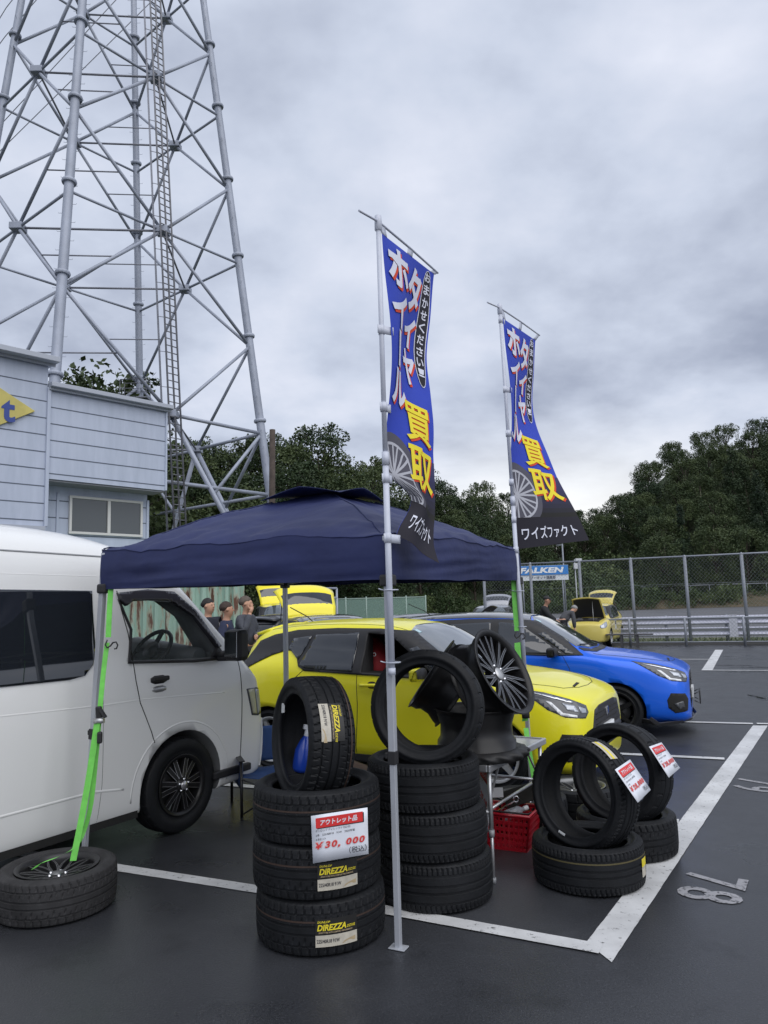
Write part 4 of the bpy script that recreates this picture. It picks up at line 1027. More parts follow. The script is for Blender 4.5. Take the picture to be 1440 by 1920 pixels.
    P('licence_plate', 'B', [(-.165, .60), (.165, .60), (.165, .765), (-.165, .765)], M_white, .012, .08)
    if plate:
        q = MB(); stick(q, fit(text(plate, 1, .02), -.14, .62, .14, .73), lambda x, y: sk.pt('B', -x, y, .017)); q.build('plate_number', mat('plate_green', (.02, .08, .05), .5), t)
    if lip:
        q = MB()
        for sg in (-1, 1):
            pts = [(2.04, 0, .17), (2.0, sg * .40, .165), (1.88, sg * .66, .16), (1.66, sg * .85, .155), (1.58, sg * .87, .22)]
            o = len(q.v)
            for i, p in enumerate(pts): p = V(p); dv = V((-.20, -sg * .12, .015)); q.v += [tuple(p), tuple(p + dv), tuple(p + V((.025, sg * .01, .03))), ]
            for i in range(len(pts) - 1):
                a = o + i * 3; q.f += [(a, a + 3, a + 4, a + 1), (a, a + 2, a + 5, a + 3)]; q.sm += [False] * 2; q.mi += [0, 0]
        q.build('front_lip', mat('carbon_lip', (.05, .05, .055), .3), t, thick=.012)
        q = MB(); q.tube([(2.05, -.16, .44), (2.11, -.16, .47), (2.11, -.16, .33), (2.05, -.16, .36)], .008, 5); q.tube([(2.05, .16, .44), (2.11, .16, .47), (2.11, .16, .33), (2.05, .16, .36)], .008, 5); q.tube([(2.11, -.16, .33), (2.11, .16, .33)], .008, 5); q.tube([(2.11, -.16, .47), (2.11, .16, .47)], .008, 5); q.build('plate_frame', M_plas, t)
    for ax in (1.225, -1.225):
        for sd_ in (-1, 1): wheel(t, ax, sd_ * .755, sd_, .303, .2, wstyle, wbody, wface, n=n)
    if hood_open:
        g_ = bpy.data.objects.new('open_bonnet', None); COL.objects.link(g_); g_.parent = t
        ca, sa = cos(RA(hood_open)), sin(RA(hood_open))
        def hp(u, v, dn): w = .66 - .10 * v; d = .95 * v; k = .05 * sin(pi * v) + dn; return V((.98 + d * ca - k * sa, (2 * u - 1) * w, .99 + d * sa + k * ca - .06 * abs(2 * u - 1) ** 2))
        q = MB(); q.grid(lambda u, v: hp(u, v, .0), 12, 8); q.build('bonnet_skin', paint_, g_, thick=.012)
        q = MB(); q.grid(lambda u, v: hp(.05 + .9 * u, .05 + .9 * v, -.022), 8, 8); q.build('bonnet_lining', M_plas, g_)
        q = MB(); q.tube([(1.75, .3, .80), hp(.7, .8, -.03)], .008, 5); q.build('prop_rod', M_silv, g_)
        P('engine_bay', 'T', [(1.75, -.5), (1.75, .5), (1.05, .6), (1.05, -.6)], M_dark, .005, .1)
        q = MB()
        for x, y, d in ((1.3, .2, (.4, .35, .16)), (1.5, -.3, (.25, .3, .14)), (1.2, -.35, (.2, .2, .2))): q.box((x, y, .90), d)
        q.build('engine', M_brake, t, bevel=.03)
        if simple:
            for d in ('FR', 'FL'): P('headlamp', d, [(.56, .86), (.66, .85), (.84, .795), (.99, .735), (1.0, .68), (.95, .635), (.76, .655), (.64, .715)], M_lens, .006, .06)
    if gate_open:
        g_ = bpy.data.objects.new('tailgate', None); COL.objects.link(g_); g_.parent = t
        hx, hz = -1.42, 1.44; g_.location = (hx, 0, hz)
        # gate shell: outer skin copied from the rear of the body, swung up about the roof hinge
        outer = MB(); ang = RA(gate_open)
        def gp(u, v, dn=0.0):
            y = (u - .5) * 2; s_ = v
            w = .50 + .12 * min(1, s_ * 1.4) - .03 * s_
            pz = [(0, 0), (-.20, -.14), (-.31, -.36), (-.385, -.52), (-.42, -.72), (-.40, -.80)]
            i = min(4, int(s_ * 5)); f_ = s_ * 5 - i; x = pz[i][0] * (1 - f_) + pz[i + 1][0] * f_; z = pz[i][1] * (1 - f_) + pz[i + 1][1] * f_
            x += .10 * abs(y) ** 3 * (.3 + s_) + dn
            p = V((x, y * w, z)); c_, si = cos(ang), sin(ang)
            return V((p.x * c_ - -p.z * si * -1 * -1, p.y, p.z * c_ + p.x * -si)) if False else V((p.x * c_ + p.z * si, p.y, -p.x * si + p.z * c_))
        outer.grid(lambda u, v: gp(u, v), 16, 15); outer.build('gate_panel', paint_, g_, thick=.03)
        gl = MB(); gl.grid(lambda u, v: gp(.05 + .9 * u, .03 + .47 * v, -.022), 8, 6); gl.build('rear_window', M_blkgl, g_)
        inn = MB(); inn.grid(lambda u, v: gp(.12 + .76 * u, .12 + .8 * v, .024), 8, 8); inn.build('gate_lining', M_plas, g_)
        for sg in (-1, 1):
            st_ = MB(); st_.tube([V((-1.62, sg * .56, 1.06)), V((hx, 0, hz)) + gp(.5 + sg * .42, .55)], .011, 6); st_.build('gas_strut', M_gap, t)
        P('boot_opening', 'B', [(-.52, .86), (-.5, 1.33), (.5, 1.33), (.52, .86)], M_dark, .004, .1)
    return t
def carpaint(name, col, flake=0.0, rough=.28):
    m = mat(name, col, rough, metal=flake, spec=.4, coat=.45); return m
M_yel = carpaint('champion_yellow', (.80, .745, .018)); M_yel2 = carpaint('bright_yellow', (.85, .74, .02)); M_blu = carpaint('metallic_blue', (.004, .12, .74), .2); M_blk = carpaint('black_paint', (.010, .011, .013)); M_van = carpaint('pearl_white', (.76, .77, .765), 0, .25); M_sil = carpaint('silver_paint', (.30, .31, .34), .4); M_pale = carpaint('pale_yellow', (.62, .52, .13))
M_roofblk = mat('gunmetal_roof', (.06, .062, .075), .25, coat=1.0, metal=.3)
yel = hatchback('yellow_hatchback', 'bright yellow hatchback parked right behind the tent with its driver window down', 'car', (.24, 8.0), RA(-29), M_yel, wstyle='five', open_win=True)
blu = hatchback('blue_hatchback', 'metallic blue hatchback with dark roof and carbon front lip', 'car', (1.84, 10.36), RA(-23), M_blu, roof=M_roofblk, wstyle='five', wbody=M_gblk, wface=M_gblk, lip=True)

blu.scale = (1.055, 1, 1)
# ================================================================== white van (local origin on the ground under the front axle, +x forward)
VB = [  # x, zb, yb, six points, top
 (.98, .30, .55, (.66, .36), (.68, .60), (.66, .84), (.62, .96), (.5, 1.02), (.25, 1.05), 1.055),
 (.93, .27, .68, (.775, .32), (.80, .62), (.77, .92), (.72, 1.04), (.58, 1.10), (.3, 1.125), 1.13),
 (.82, .25, .74, (.825, .30), (.845, .64), (.825, 1.0), (.775, 1.12), (.64, 1.19), (.33, 1.215), 1.22),
 (.62, .24, .77, (.84, .29), (.862, .64), (.85, 1.07), (.79, 1.26), (.67, 1.37), (.36, 1.41), 1.42),
 (.40, .23, .78, (.845, .28), (.868, .64), (.855, 1.10), (.785, 1.40), (.68, 1.57), (.38, 1.62), 1.635),
 (.20, .23, .78, (.845, .27), (.870, .64), (.857, 1.12), (.785, 1.51), (.69, 1.74), (.39, 1.81), 1.825),
 (0, .23, .78, (.845, .27), (.870, .64), (.857, 1.13), (.785, 1.58), (.70, 1.89), (.40, 1.98), 1.995),
 (-.22, .23, .78, (.845, .27), (.870, .64), (.857, 1.13), (.785, 1.62), (.705, 1.98), (.42, 2.09), 2.11),
 (-.55, .23, .78, (.845, .27), (.870, .64), (.857, 1.13), (.785, 1.64), (.71, 2.04), (.43, 2.19), 2.205),
 (-1.0, .23, .78, (.845, .27), (.870, .64), (.857, 1.13), (.785, 1.65), (.715, 2.06), (.44, 2.24), 2.255),
 (-1.7, .23, .78, (.845, .27), (.870, .64), (.857, 1.13), (.785, 1.65), (.715, 2.07), (.44, 2.26), 2.28),
 (-3.2, .23, .78, (.845, .27), (.870, .64), (.857, 1.13), (.785, 1.65), (.715, 2.06), (.44, 2.25), 2.27),
 (-3.75, .25, .76, (.83, .29), (.85, .64), (.835, 1.13), (.765, 1.63), (.69, 2.00), (.42, 2.18), 2.20),
 (-3.84, .30, .70, (.78, .34), (.80, .64), (.78, 1.13), (.71, 1.60), (.63, 1.90), (.38, 2.05), 2.06)]
vth = RA(58)
van = thing('white_van', 'white high roof van standing at the left with tinted side glass', 'van', (-2.29, 6.24, 0), vth)
mb = loft(VB, .06, 6); vsk = Skin(mb)
FW = [(-.50, 1.30), (-.46, 1.52), (-.54, 1.72), (-.40, 1.765), (-.05, 1.745), (.18, 1.60), (.38, 1.33), (.41, 1.26), (.1, 1.262)]
cuts = []
c = MB(); c.prism(FW, -1.2, 1.201, Matrix(((1, 0, 0, 0), (0, 0, 1, 0), (0, 1, 0, 0), (0, 0, 0, 1)))); cuts.append(c)
c = MB(); c.prism([(-.75, .98), (.60, .98), (.43, 1.24), (-.12, 1.78), (-.75, 1.84)], -.685, .685, Matrix(((1, 0, 0, 0), (0, 0, 1, 0), (0, 1, 0, 0), (0, 0, 0, 1)))); cuts.append(c)
c = MB(); c.prism([(-.56, 1.26), (.56, 1.26), (.52, 1.74), (-.52, 1.74)], -.3, 1.3, Matrix(((0, 0, 1, 0), (1, 0, 0, 0), (0, 1, 0, 0), (0, 0, 0, 1)))); cuts.append(c)
for sd_ in (-1, 1):
    c = MB(); c.lathe([(0, -.3), (.395, -.3), (.395, .3), (0, .3)], 44, Matrix.Translation((-.02, sd_ * .82, .35)) @ Matrix.Rotation(RA(90), 4, 'X'), smooth=False); cuts.append(c)
    c = MB(); c.lathe([(0, -.3), (.385, -.3), (.385, .3), (0, .3)], 44, Matrix.Translation((-2.57, sd_ * .82, .35)) @ Matrix.Rotation(RA(90), 4, 'X'), smooth=False); cuts.append(c)
M_cab = mat('cab_trim', (.10, .105, .11), .7)
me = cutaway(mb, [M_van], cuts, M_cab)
for p in me.polygons: p.use_smooth = True
body = bpy.data.objects.new('body', me); COL.objects.link(body); body.parent = van
def VP(nm, d, poly, m, off=.004, step=.07, holes=(), par=None, sm=0):
    if sm: poly = smoothpoly(poly, sm)
    return vsk.patch(d, poly, off, step, holes).build(nm, m, par or van)
M_clear = mat('clear_glass', (.35, .42, .42), .02, spec=.6, alpha=.09)
M_lipgrey = mat('window_seal', (.02, .02, .022), .5)
for d in ('R', 'L'):
    VP('side_window', d, [(-.78, 1.80), (-2.3, 1.82), (-2.3, 1.225), (-1.0, 1.215), (-.88, 1.232), (-.81, 1.30), (-.785, 1.40)], M_blkgl, .008, .035)
    VP('side_window', d, [(-2.42, 1.82), (-3.6, 1.80), (-3.55, 1.25), (-2.42, 1.225)], M_blkgl, .008, .035)
    out_ = [(x * 1.0 + (x + .06) * .055, 1.51 + (z - 1.51) * 1.09) for x, z in FW]
    VP('window_frame', d, out_, M_lipgrey, .006, .025, [FW])
    VP('window_pane', d, [(-.485, 1.30), (-.45, 1.52), (-.52, 1.71), (-.40, 1.75), (-.05, 1.73), (.17, 1.59), (.37, 1.33), (.40, 1.265), (.1, 1.265)], M_clear, -.01, .08)
    VP('rain_visor', d, [(-.555, 1.735), (-.575, 1.785), (-.30, 1.81), (-.04, 1.79), (.19, 1.64), (.43, 1.34), (.395, 1.33), (.155, 1.595), (-.06, 1.715), (-.42, 1.735), (-.50, 1.69)], mat('smoked_visor', (.05, .05, .06), .15, spec=.8), .02, .025)
    vsk.line(d, [(-.57, 1.80), (-.50, 1.50), (-.46, 1.15), (-.43, 1.0), (-.33, .78), (-.30, .70)], .004).build('door_gap', M_gap, van)
    vsk.line(d, [(.62, 1.22), (.625, .9), (.60, .40)], .004).build('door_gap', M_gap, van)
    vsk.line(d, [(-.74, 1.18), (-.74, .5), (-.76, .26)], .0015).build('panel_seam', M_gap, van)
    # soft pressed crease lines
    for pts, r_ in (([(-3.6, .475), (-1.4, .465), (-.8, .465), (-.56, .43)], .016), ([(-3.6, 1.055), (-1.5, 1.05), (-.75, 1.02), (-.4, 1.02), (.1, .995), (.42, .975)], .014)):
        vsk.line(d, pts, r_, -.0125, 10).build('body_crease', M_van, van)
    arc = [(-.02 + .475 * cos(RA(a)), .35 + .455 * sin(RA(a))) for a in range(-8, 190, 6)]
    vsk.line(d, arc, .012, -.009, 8).build('arch_lip', M_van, van)
    vsk.line(d, [(-3.7, 2.035), (-1.5, 2.06), (-.6, 2.045), (.1, 1.96)], .007, .0, 6).build('drip_rail', mat('rail_grey', (.32, .33, .34), .5), van)
    vsk.line(d, [(-3.7, 1.905), (-1.5, 1.91), (-.6, 1.90), (-.1, 1.87)], .010, -.008, 6).build('body_crease', M_van, van)
    sgn = -1 if d == 'R' else 1
    VP('handle_recess', d, [(-.33, 1.115), (-.18, 1.115), (-.18, 1.175), (-.33, 1.175)], M_plas, .006, .05, sm=1)
    hd = MB(); y = vsk.pt(d, -.25, 1.14)[1]; hd.box((-.25, y + sgn * .014, 1.152), (.15, .03, .035)); hd.build('door_handle', M_plas, van, bevel=.01)
    VP('handle_plate', d, [(-.32, 1.055), (-.19, 1.055), (-.19, 1.10), (-.32, 1.10)], M_silv, .002, .05, sm=1)
    VP('headlamp', 'FR' if d == 'R' else 'FL', [(-.115, .975), (.0, .975), (.17, .93), (.17, .77), (.0, .735), (-.075, .75)], M_lampd, .005, .04)
    VP('lamp_lens', 'FR' if d == 'R' else 'FL', [(-.02, .96), (.06, .945), (.06, .765), (-.01, .755)], M_lens, .009, .04)
    VP('turn_lamp', 'FR' if d == 'R' else 'FL', [(-.10, .965), (-.03, .965), (-.02, .755), (-.065, .765)], mat('lamp_yellowish', (.5, .5, .36), .2), .009, .04)
    st_ = MB(); st_.box((.50, sgn * .86, .345), (.42, .05, .06)); st_.build('bumper_step', M_plas, van, bevel=.012)
    mrs = MB(); mrs.box((.43, sgn * .985, 1.355), (.13, .17, .25)); mo = mrs.build('door_mirror', M_plas, van, bevel=.035, seg=3)
    mg_ = MB(); mg_.box((.362, sgn * .985, 1.36), (.006, .13, .20)); mg_.build('mirror_glass', M_chrome, mo)
    ma = MB(); ma.tube([(.37, sgn * .80, 1.27), (.42, sgn * .92, 1.29)], .03, 8); ma.tube([(.36, sgn * .80, 1.25), (.43, sgn * .94, 1.25)], .022, 8); ma.build('mirror_arm', M_plas, mo)
    VP('corner_triangle', d, [(.30, 1.27), (.47, 1.25), (.40, 1.36)], M_plas, .008, .05)
VP('bumper', 'F', [(-.80, .31), (.80, .31), (.80, .70), (-.80, .70)], M_van, .012, .08)
VP('windscreen', 'F', [(-.58, 1.24), (.58, 1.24), (.54, 1.76), (-.54, 1.76)], mat('van_windscreen', (.3, .36, .36), .02, spec=.6, alpha=.12), .004, .06)
VP('windscreen_surround', 'F', [(-.66, 1.17), (.66, 1.17), (.63, 1.80), (.5, 1.86), (-.5, 1.86), (-.63, 1.80)], M_lipgrey, .004, .05, [[(-.565, 1.255), (.565, 1.255), (.525, 1.745), (-.525, 1.745)]])
VP('grille', 'F', [(-.48, .80), (.48, .80), (.50, .93), (-.50, .93)], M_plas, .006, .08)
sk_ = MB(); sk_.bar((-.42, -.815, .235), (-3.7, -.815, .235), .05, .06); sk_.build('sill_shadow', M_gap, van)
# cab: wheel, dash, far seat seen through the glass
sw = bpy.data.objects.new('steering_wheel', None); COL.objects.link(sw); sw.parent = van; sw.matrix_local = Matrix.Translation((.10, -.36, 1.33)) @ Matrix.Rotation(RA(-52), 4, 'Y')
q = MB(); q.tube([(.19 * cos(a), .19 * sin(a), 0) for a in [2 * pi * k / 28 for k in range(28)]], .017, 8, closed=True); q.build('wheel_ring', M_plas, sw)
q = MB(); q.lathe([(0, -.02), (.07, -.02), (.075, .02), (0, .03)], 16)
for a in (0, pi, -pi / 2): q.bar((0, 0, 0), (.18 * cos(a + pi / 2), .18 * sin(a + pi / 2), 0), .035, .02)
q.build('wheel_hub', M_plas, sw)
q = MB(); q.tube([(.30, -.70, 1.27), (.30, -.3, 1.30), (.32, .1, 1.33), (.30, .7, 1.27)], [.07, .09, .10, .07], 10); q.build('dashboard', mat('grey_dash', (.12, .13, .135), .6), van)
q = MB(); q.tube([(-.42, .42, 1.1), (-.46, .42, 1.5)], [.16, .14], 12); q.build('seat_back', M_cab, van)
for x, sd_ in ((0, -1), (0, 1), (-2.57, -1), (-2.57, 1)):
    w = wheel(van, x - .02, sd_ * .755, sd_, .345, .215, 'truck', M_gblk, mat('van_rim_edge', (.5, .5, .52), .3, metal=.8), ri=.222, n=6, pat='c')
# ================================================================== helper: a point of the place seen at photo position (px, py) at depth Y
def PX(px, py, Y):
    d = _f * 1386.7 + _R * (px - 720) - _U * (py - 960); return V((0, 0, CAMH)) + d * (Y / d.y)

# ================================================================== tent
M_navy = mat('navy_canvas', (.019, .026, .088), .6, spec=.3, var=.15, vscale=2.5, bump=1.0, bscale=5)
M_leg = mat('grey_tent_steel', (.42, .44, .48), .45, metal=.3, var=.05)
CF, CL_, CB, CR = V((.01, 3.80, 0)), V((-1.925, 4.80, 0)), V((-.92, 6.76, 0)), V((1.05, 5.75, 0))
ZB = {'f': 1.775, 'l': 1.795, 'b': 1.845, 'r': 1.80}
tent = thing('pop_up_tent', 'navy blue pop up canopy on thin grey legs over the tyre stall', 'canopy tent', (-.46, 5.28, 0)); TOF = V((-.46, 5.28, 0))
cc = [(CF, 1.775), (CR + V((-.03, 0, 0)), 1.80), (CB, 1.845), (CL_ + V((.115, -.03, 0)), 1.795)]
ctr = (CF + CL_ + CB + CR) / 4
cc = [((p - ctr) * 1.012 + ctr, z) for p, z in cc]
def bil(u, v):   # u, v in -1..1
    a = (1 - u) * (1 - v) / 4; b = (1 + u) * (1 - v) / 4; c = (1 + u) * (1 + v) / 4; d = (1 - u) * (1 + v) / 4
    p = cc[0][0] * a + cc[1][0] * b + cc[2][0] * c + cc[3][0] * d; z = cc[0][1] * a + cc[1][1] * b + cc[2][1] * c + cc[3][1] * d
    return p, z + .265
def roofz(u, v):
    r = (abs(u) ** 7 + abs(v) ** 7) ** (1 / 7); p, ze = bil(u, v)
    h = .385 * (1 - min(1, r) ** 1.35) 
    sag = -.035 * sin(pi * min(1, r)) * (1 - (min(abs(u), abs(v)) / max(1e-6, max(abs(u), abs(v)))) ** 2)
    w = .020 * noise.noise(V((u * 3.2, v * 3.2, 1.3))) + .011 * noise.noise(V((u * 9, v * 9 + u * 4, 4.0))) 
    s_al = u if abs(v) > abs(u) else v; w += .016 * noise.noise(V((s_al * 1.7 + (3 if abs(v) > abs(u) else 9), r * 9 + s_al * 2.2, (u > 0) * 2 + (v > 0) * 5))) * min(1, max(0, r - .25) * 2)
    edge = max(abs(u), abs(v)); w += .012 * noise.noise(V((u * 14, v * 14, 2))) * edge ** 4
    rnd = -.02 * max(0, (edge - .96) / .04) ** 2
    return V((p.x, p.y, ze + h + sag + w + rnd)) - TOF
mb = MB(); mb.grid(lambda a, b: roofz(2 * a - 1, 2 * b - 1), 72, 72); mb.build('canopy', M_navy, tent)
ends = [((-1, -1), (1, -1)), ((1, -1), (1, 1)), ((1, 1), (-1, 1)), ((-1, 1), (-1, -1))]
for i, ((u0, v0), (u1, v1)) in enumerate(ends):
    n_ = (cc[i][0] + cc[(i + 1) % 4][0]) / 2 - ctr; n_.z = 0; n_.normalize(); mb = MB()
    def val(a, b):
        u, v = u0 + (u1 - u0) * a, v0 + (v1 - v0) * a; p = roofz(u, v); pz = bil(u, v)[1] - .265
        top = p.z; e = sin(pi * a) ** .5
        wav = (.018 * noise.noise(V((a * 5 + i * 7, b * 2.6, .4))) + .014 * noise.noise(V((a * 2.4 + i * 3, b * 7.0 + a * 2.5, 3)))) * e * (.25 + b)
        return V((p.x, p.y, top + (pz - top) * b + .012 * noise.noise(V((a * 6 + i * 5, 0, 2))) * b * e)) + n_ * (wav + .004 * b + .012 * sin(b * pi))
    mb.grid(val, 64, 16); mb.build('valance', M_navy, tent)
# stitched seams: four hips, the eave and the hem
for a0, b0 in ((-1, -1), (1, -1), (1, 1), (-1, 1)):
    mb = MB(); mb.tube([roofz(a0 * t, b0 * t) + V((0, 0, .002)) for t in [.25 + .745 * k / 30 for k in range(31)]], .0045, 5); mb.build('hip_seam', M_navy, tent)
mb = MB()
for (u0, v0), (u1, v1) in ends: mb.tube([roofz(u0 + (u1 - u0) * k / 30, v0 + (v1 - v0) * k / 30) for k in range(31)], .005, 5)
mb.build('eave_seam', M_navy, tent)
# vent cap with its raised edges
mb = MB()
def cap(a, b):
    u, v = .30 * (2 * a - 1), .30 * (2 * b - 1); k = max(abs(2 * a - 1), abs(2 * b - 1)); m_ = min(abs(2 * a - 1), abs(2 * b - 1))
    p = roofz(u * 1.02, v * 1.02); base = roofz(.30, .30).z
    return V((p.x, p.y, base + .012 + (1 - k) * .05 + k ** 2 * (1 - m_ ** 1.3) * .07))
mb.grid(cap, 24, 24); mb.build('vent_cap', M_navy, tent, thick=.004)
# legs: outer tube, inner tube, clamp, foot plate
for (p, z), nm, lean in zip([(CF, 1.80), (CL_, 1.83), (CB, 1.88), (CR, 1.83)], 'flbr', [V((0, 0, 0)), V((.115, -.03, 0)), V((0, 0, 0)), V((-.03, 0, 0))]):
    lg = bpy.data.objects.new('leg', None); COL.objects.link(lg); lg.parent = tent; lg.location = p - TOF
    th = RA(-26) if nm != 'b' else RA(-26)
    Mz = Matrix.Rotation(th, 3, 'Z'); t_ = lean
    up_ = V((cos(th), sin(th), 0))
    mb = MB(); mb.bar(t_ * .5 + V((0, 0, .86)), t_ + V((0, 0, z + .2)), .036, .036, up_); mb.build('outer_tube', M_leg, lg, bevel=.004)
    mb = MB(); mb.bar(V((0, 0, .006)), t_ * .5 + V((0, 0, .95)), .029, .029, up_); mb.build('inner_tube', M_leg, lg, bevel=.003)
    mb = MB(); mb.bar(t_ * .48 + V((0, 0, .86)), t_ * .5 + V((0, 0, .925)), .043, .043, up_); mb.box(t_ * .5 + up_ * -.03 + V((0, 0, .90)), (.025, .025, .03)); mb.build('leg_clamp', M_plas, lg, bevel=.004)
    mb = MB(); mb.box((.0, 0, .006), (.085, .06, .006), Mz); mb.build('foot_plate', M_leg, lg, bevel=.002)
    mb = MB(); mb.bar(t_ + V((0, 0, z - .06)), t_ + V((0, 0, z + .0)), .07, .07, up_); mb.build('corner_bracket', M_plas, lg, bevel=.01)
# scissor bars under the roof
for i in range(4):
    a, b = cc[i][0] - TOF, cc[(i + 1) % 4][0] - TOF; a = a * .98; b = b * .98; m_ = (a + b) / 2
    mb = MB(); z0, z1 = 1.86, 1.97
    for s_, e_ in ((a, m_), (m_, b)): mb.bar(s_ + V((0, 0, z0)), e_ + V((0, 0, z1)), .012, .025); mb.bar(s_ + V((0, 0, z1)), e_ + V((0, 0, z0)), .012, .025)
    mb.build('scissor_bar', M_leg, tent)

# ================================================================== banner flags
M_fblue = mat('banner_blue', (.035, .065, .44), .65, spec=.2, var=.08, vscale=3); M_fblk = mat('banner_black', (.022, .021, .03), .7, spec=.2); M_fwht = mat('banner_white', (.66, .68, .78), .7, spec=.2)
M_fred = mat('banner_red', (.62, .07, .03), .7, spec=.2); M_fyel = mat('banner_yellow', (.78, .66, .045), .7, spec=.2); M_fgry = mat('banner_grey', (.09, .09, .115), .7, spec=.2); M_flgt = mat('banner_light_grey', (.42, .43, .48), .7, spec=.2)
M_pole = mat('white_pole', (.50, .53, .62), .4, var=.05)
def rows_eval(rows, v):
    for i in range(len(rows) - 1):
        if v <= rows[i + 1][0] + 1e-9:
            a = rows[max(0, i - 1)]; b = rows[i]; c = rows[i + 1]; d = rows[min(len(rows) - 1, i + 2)]; t = (v - b[0]) / (c[0] - b[0])
            return [catmull(a[k], b[k], c[k], d[k], t) for k in (1, 2)]
    return [rows[-1][1], rows[-1][2]]
def banner(label, top, bot, bar0, bar1, rows, bulge, tabs, ties):
    f = thing('banner_flag', label, 'banner', tuple(bot), 0, 'tall blue sale banners tied to the tent'); O = V(bot)
    mb = MB(); mid = V(bot).lerp(V(top), .45); mb.tube([V(bot) - O, mid - O], .0165, 12); mb.tube([mid - O, V(top) - O], .0135, 12); mb.tube([mid - O - V((0, 0, .02)), mid - O + V((0, 0, .05))], .019, 12); mb.tube([V(bot) - O - V((0, 0, .004)), V(bot) - O + V((0, 0, .03))], .019, 12); mb.build('pole', M_pole, f)
    mb = MB(); mb.lathe([(0, .035), (.018, .03), (.02, 0), (.02, -.05), (.015, -.055)], 14, Matrix.Translation(V(top) - O)); mb.build('pole_cap', M_pole, f)
    mb = MB(); mb.tube([V(bar0) - O, V(top) - O, V(top).lerp(V(bar1), .5) - O + V((0, 0, .006)), V(bar1) - O], [.006, .007, .007, .006], 8); mb.build('cross_bar', M_pole, f)
    def S_(u, v, off=0.0):
        l, r = rows_eval(rows, v); p = l.lerp(r, u)
        n_ = V((-.87, .49, 0)) * -1
        w = bulge(u, v)
        return p + n_ * w - O + V((.55, -.83, 0)) * off
    def C(u, v): return S_(u, v)
    mb = MB(); mb.grid(lambda a, b: C(b, a), 110, 30); cl = mb.build('cloth', M_fblue, f)
    def lay(nm, vf, m, off, ln=.03):
        mb = MB(); stick(mb, vf, lambda x, y: S_(x, 1 - y, off), ln); return mb.build(nm, m, cl)
    # u to the right, y up (0 bottom .. 1 top), both normalised
    lay('black_band', rect(0, 0, 1, .135), M_fblk, .0025)
    n_ = 9
    for k in range(n_):
        t = k / n_; c = tuple(.022 * (1 - t) + x * t for x in (.05, .05, .14)); lay('fade_band', rect(0, .135 + .022 * k, 1, .135 + .022 * (k + 1)), mat('banner_fade_%d' % k, c, .7, spec=.2), .0025)
    # printed wheel: tyre disc, rim ring and spokes
    ar = .36; cx, cy, R_ = .10, .235, .30
    def disc(r0, r1, n=40):
        vs, fs = [], []
        for i in range(n):
            a = 2 * pi * i / n
            for r in (r0, r1): vs.append((max(.002, cx + r * cos(a)), max(.137, cy + r * sin(a) * ar)))
        for i in range(n): fs.append((2 * i, (2 * i + 2) % (2 * n), (2 * i + 3) % (2 * n), 2 * i + 1))
        return vs, fs
    lay('printed_wheel', disc(0.001, R_ * 1.3), M_fgry, .004); lay('printed_wheel', disc(R_ * .93, R_ * 1.02), M_flgt, .0055)
    sv, sf = [], []
    for k in range(10):
        a0 = 2 * pi * k / 10; a1 = a0 + .28
        for a in (a0, a1):
            o = len(sv); d = (cos(a), sin(a)); q = (-d[1], d[0]); c0 = (cos((a0 + a1) / 2), sin((a0 + a1) / 2))
            for r, w, dd in ((.04, .012, c0), (R_ * .95, .012, d)):
                for s in (-1, 1): sv.append((max(.002, cx + dd[0] * r + q[0] * w * s), max(.137, cy + (dd[1] * r + q[1] * w * s) * ar)))
            sf.append((o, o + 1, o + 3, o + 2))
    lay('printed_wheel', (sv, sf), M_flgt, .0055); lay('printed_wheel', disc(.001, .045, 16), M_flgt, .006)
    def word(ch, x0, y0, x1, y1, m=M_fwht, sh=M_fred, bold=.035, dx=.028, dy=-.006):
        vf = fit(text(ch, 1, bold), x0, y0, x1, y1)
        if sh: lay('letter_shadow', ([(x + dx, y + dy) for x, y in vf[0]], vf[1]), sh, .005)
        lay('letter', vf, m, .008)
    for k, ch in enumerate('ホイール'):
        y1 = .975 - k * .128; 
        if ch == 'ー': word('｜', .20, y1 - .12, .28, y1 - .002, bold=.06)
        else: word(ch, .05, y1 - .122, .45, y1 - .004)
    for k, (ch, y1, h) in enumerate((('タ', .96, .135), ('イ', .815, .10), ('ヤ', .705, .125))): word(ch, .46, y1 - h, .77, y1)
    pill = smoothpoly([(.80, .60), (.955, .60), (.955, .985), (.80, .985)], 3); pill = [(.8775 + (x - .8775) * 1.06, .7925 + (y - .7925) * 1.0) for x, y in pill]
    lay('pill_edge', ([(.8775 + (x - .8775) * 1.16, .7925 + (y - .7925) * 1.02) for x, y in pill], [tuple(range(len(pill)))]), M_fwht, .004); lay('pill', (pill, [tuple(range(len(pill)))]), M_fblk, .006)
    for k, ch in enumerate('おまかせください！'): word(ch, .825, .945 - k * .0385, .93, .975 - k * .0385, sh=None, bold=.02)
    word('買', .36, .375, .92, .51, M_fyel, bold=.018); word('取', .36, .215, .94, .36, M_fyel, bold=.018)
    word('ワイズファクト', .10, .045, .90, .10, sh=None, bold=.012)
    for v in tabs:      # loops on the pole side
        p, q = S_(0, v) + O, V(bot).lerp(V(top), 0); q = V((bot[0] + (top[0] - bot[0]) * (p.z - bot[2]) / (top[2] - bot[2]), bot[1] + (top[1] - bot[1]) * (p.z - bot[2]) / (top[2] - bot[2]), p.z))
        mb = MB(); d = (S_(.05, v) + O - q); mb.grid(lambda a, b: q - O + V((-.02, -.019, 0)) * (1 - a) + d * a + V((0, -.004, -.045 * b)), 6, 2); mb.tube([q - O - V((0, 0, .046)), q - O + V((0, 0, .001))], .0160 if v < .5 else .0185, 12); mb.build('tab', M_pole, f, thick=.002)
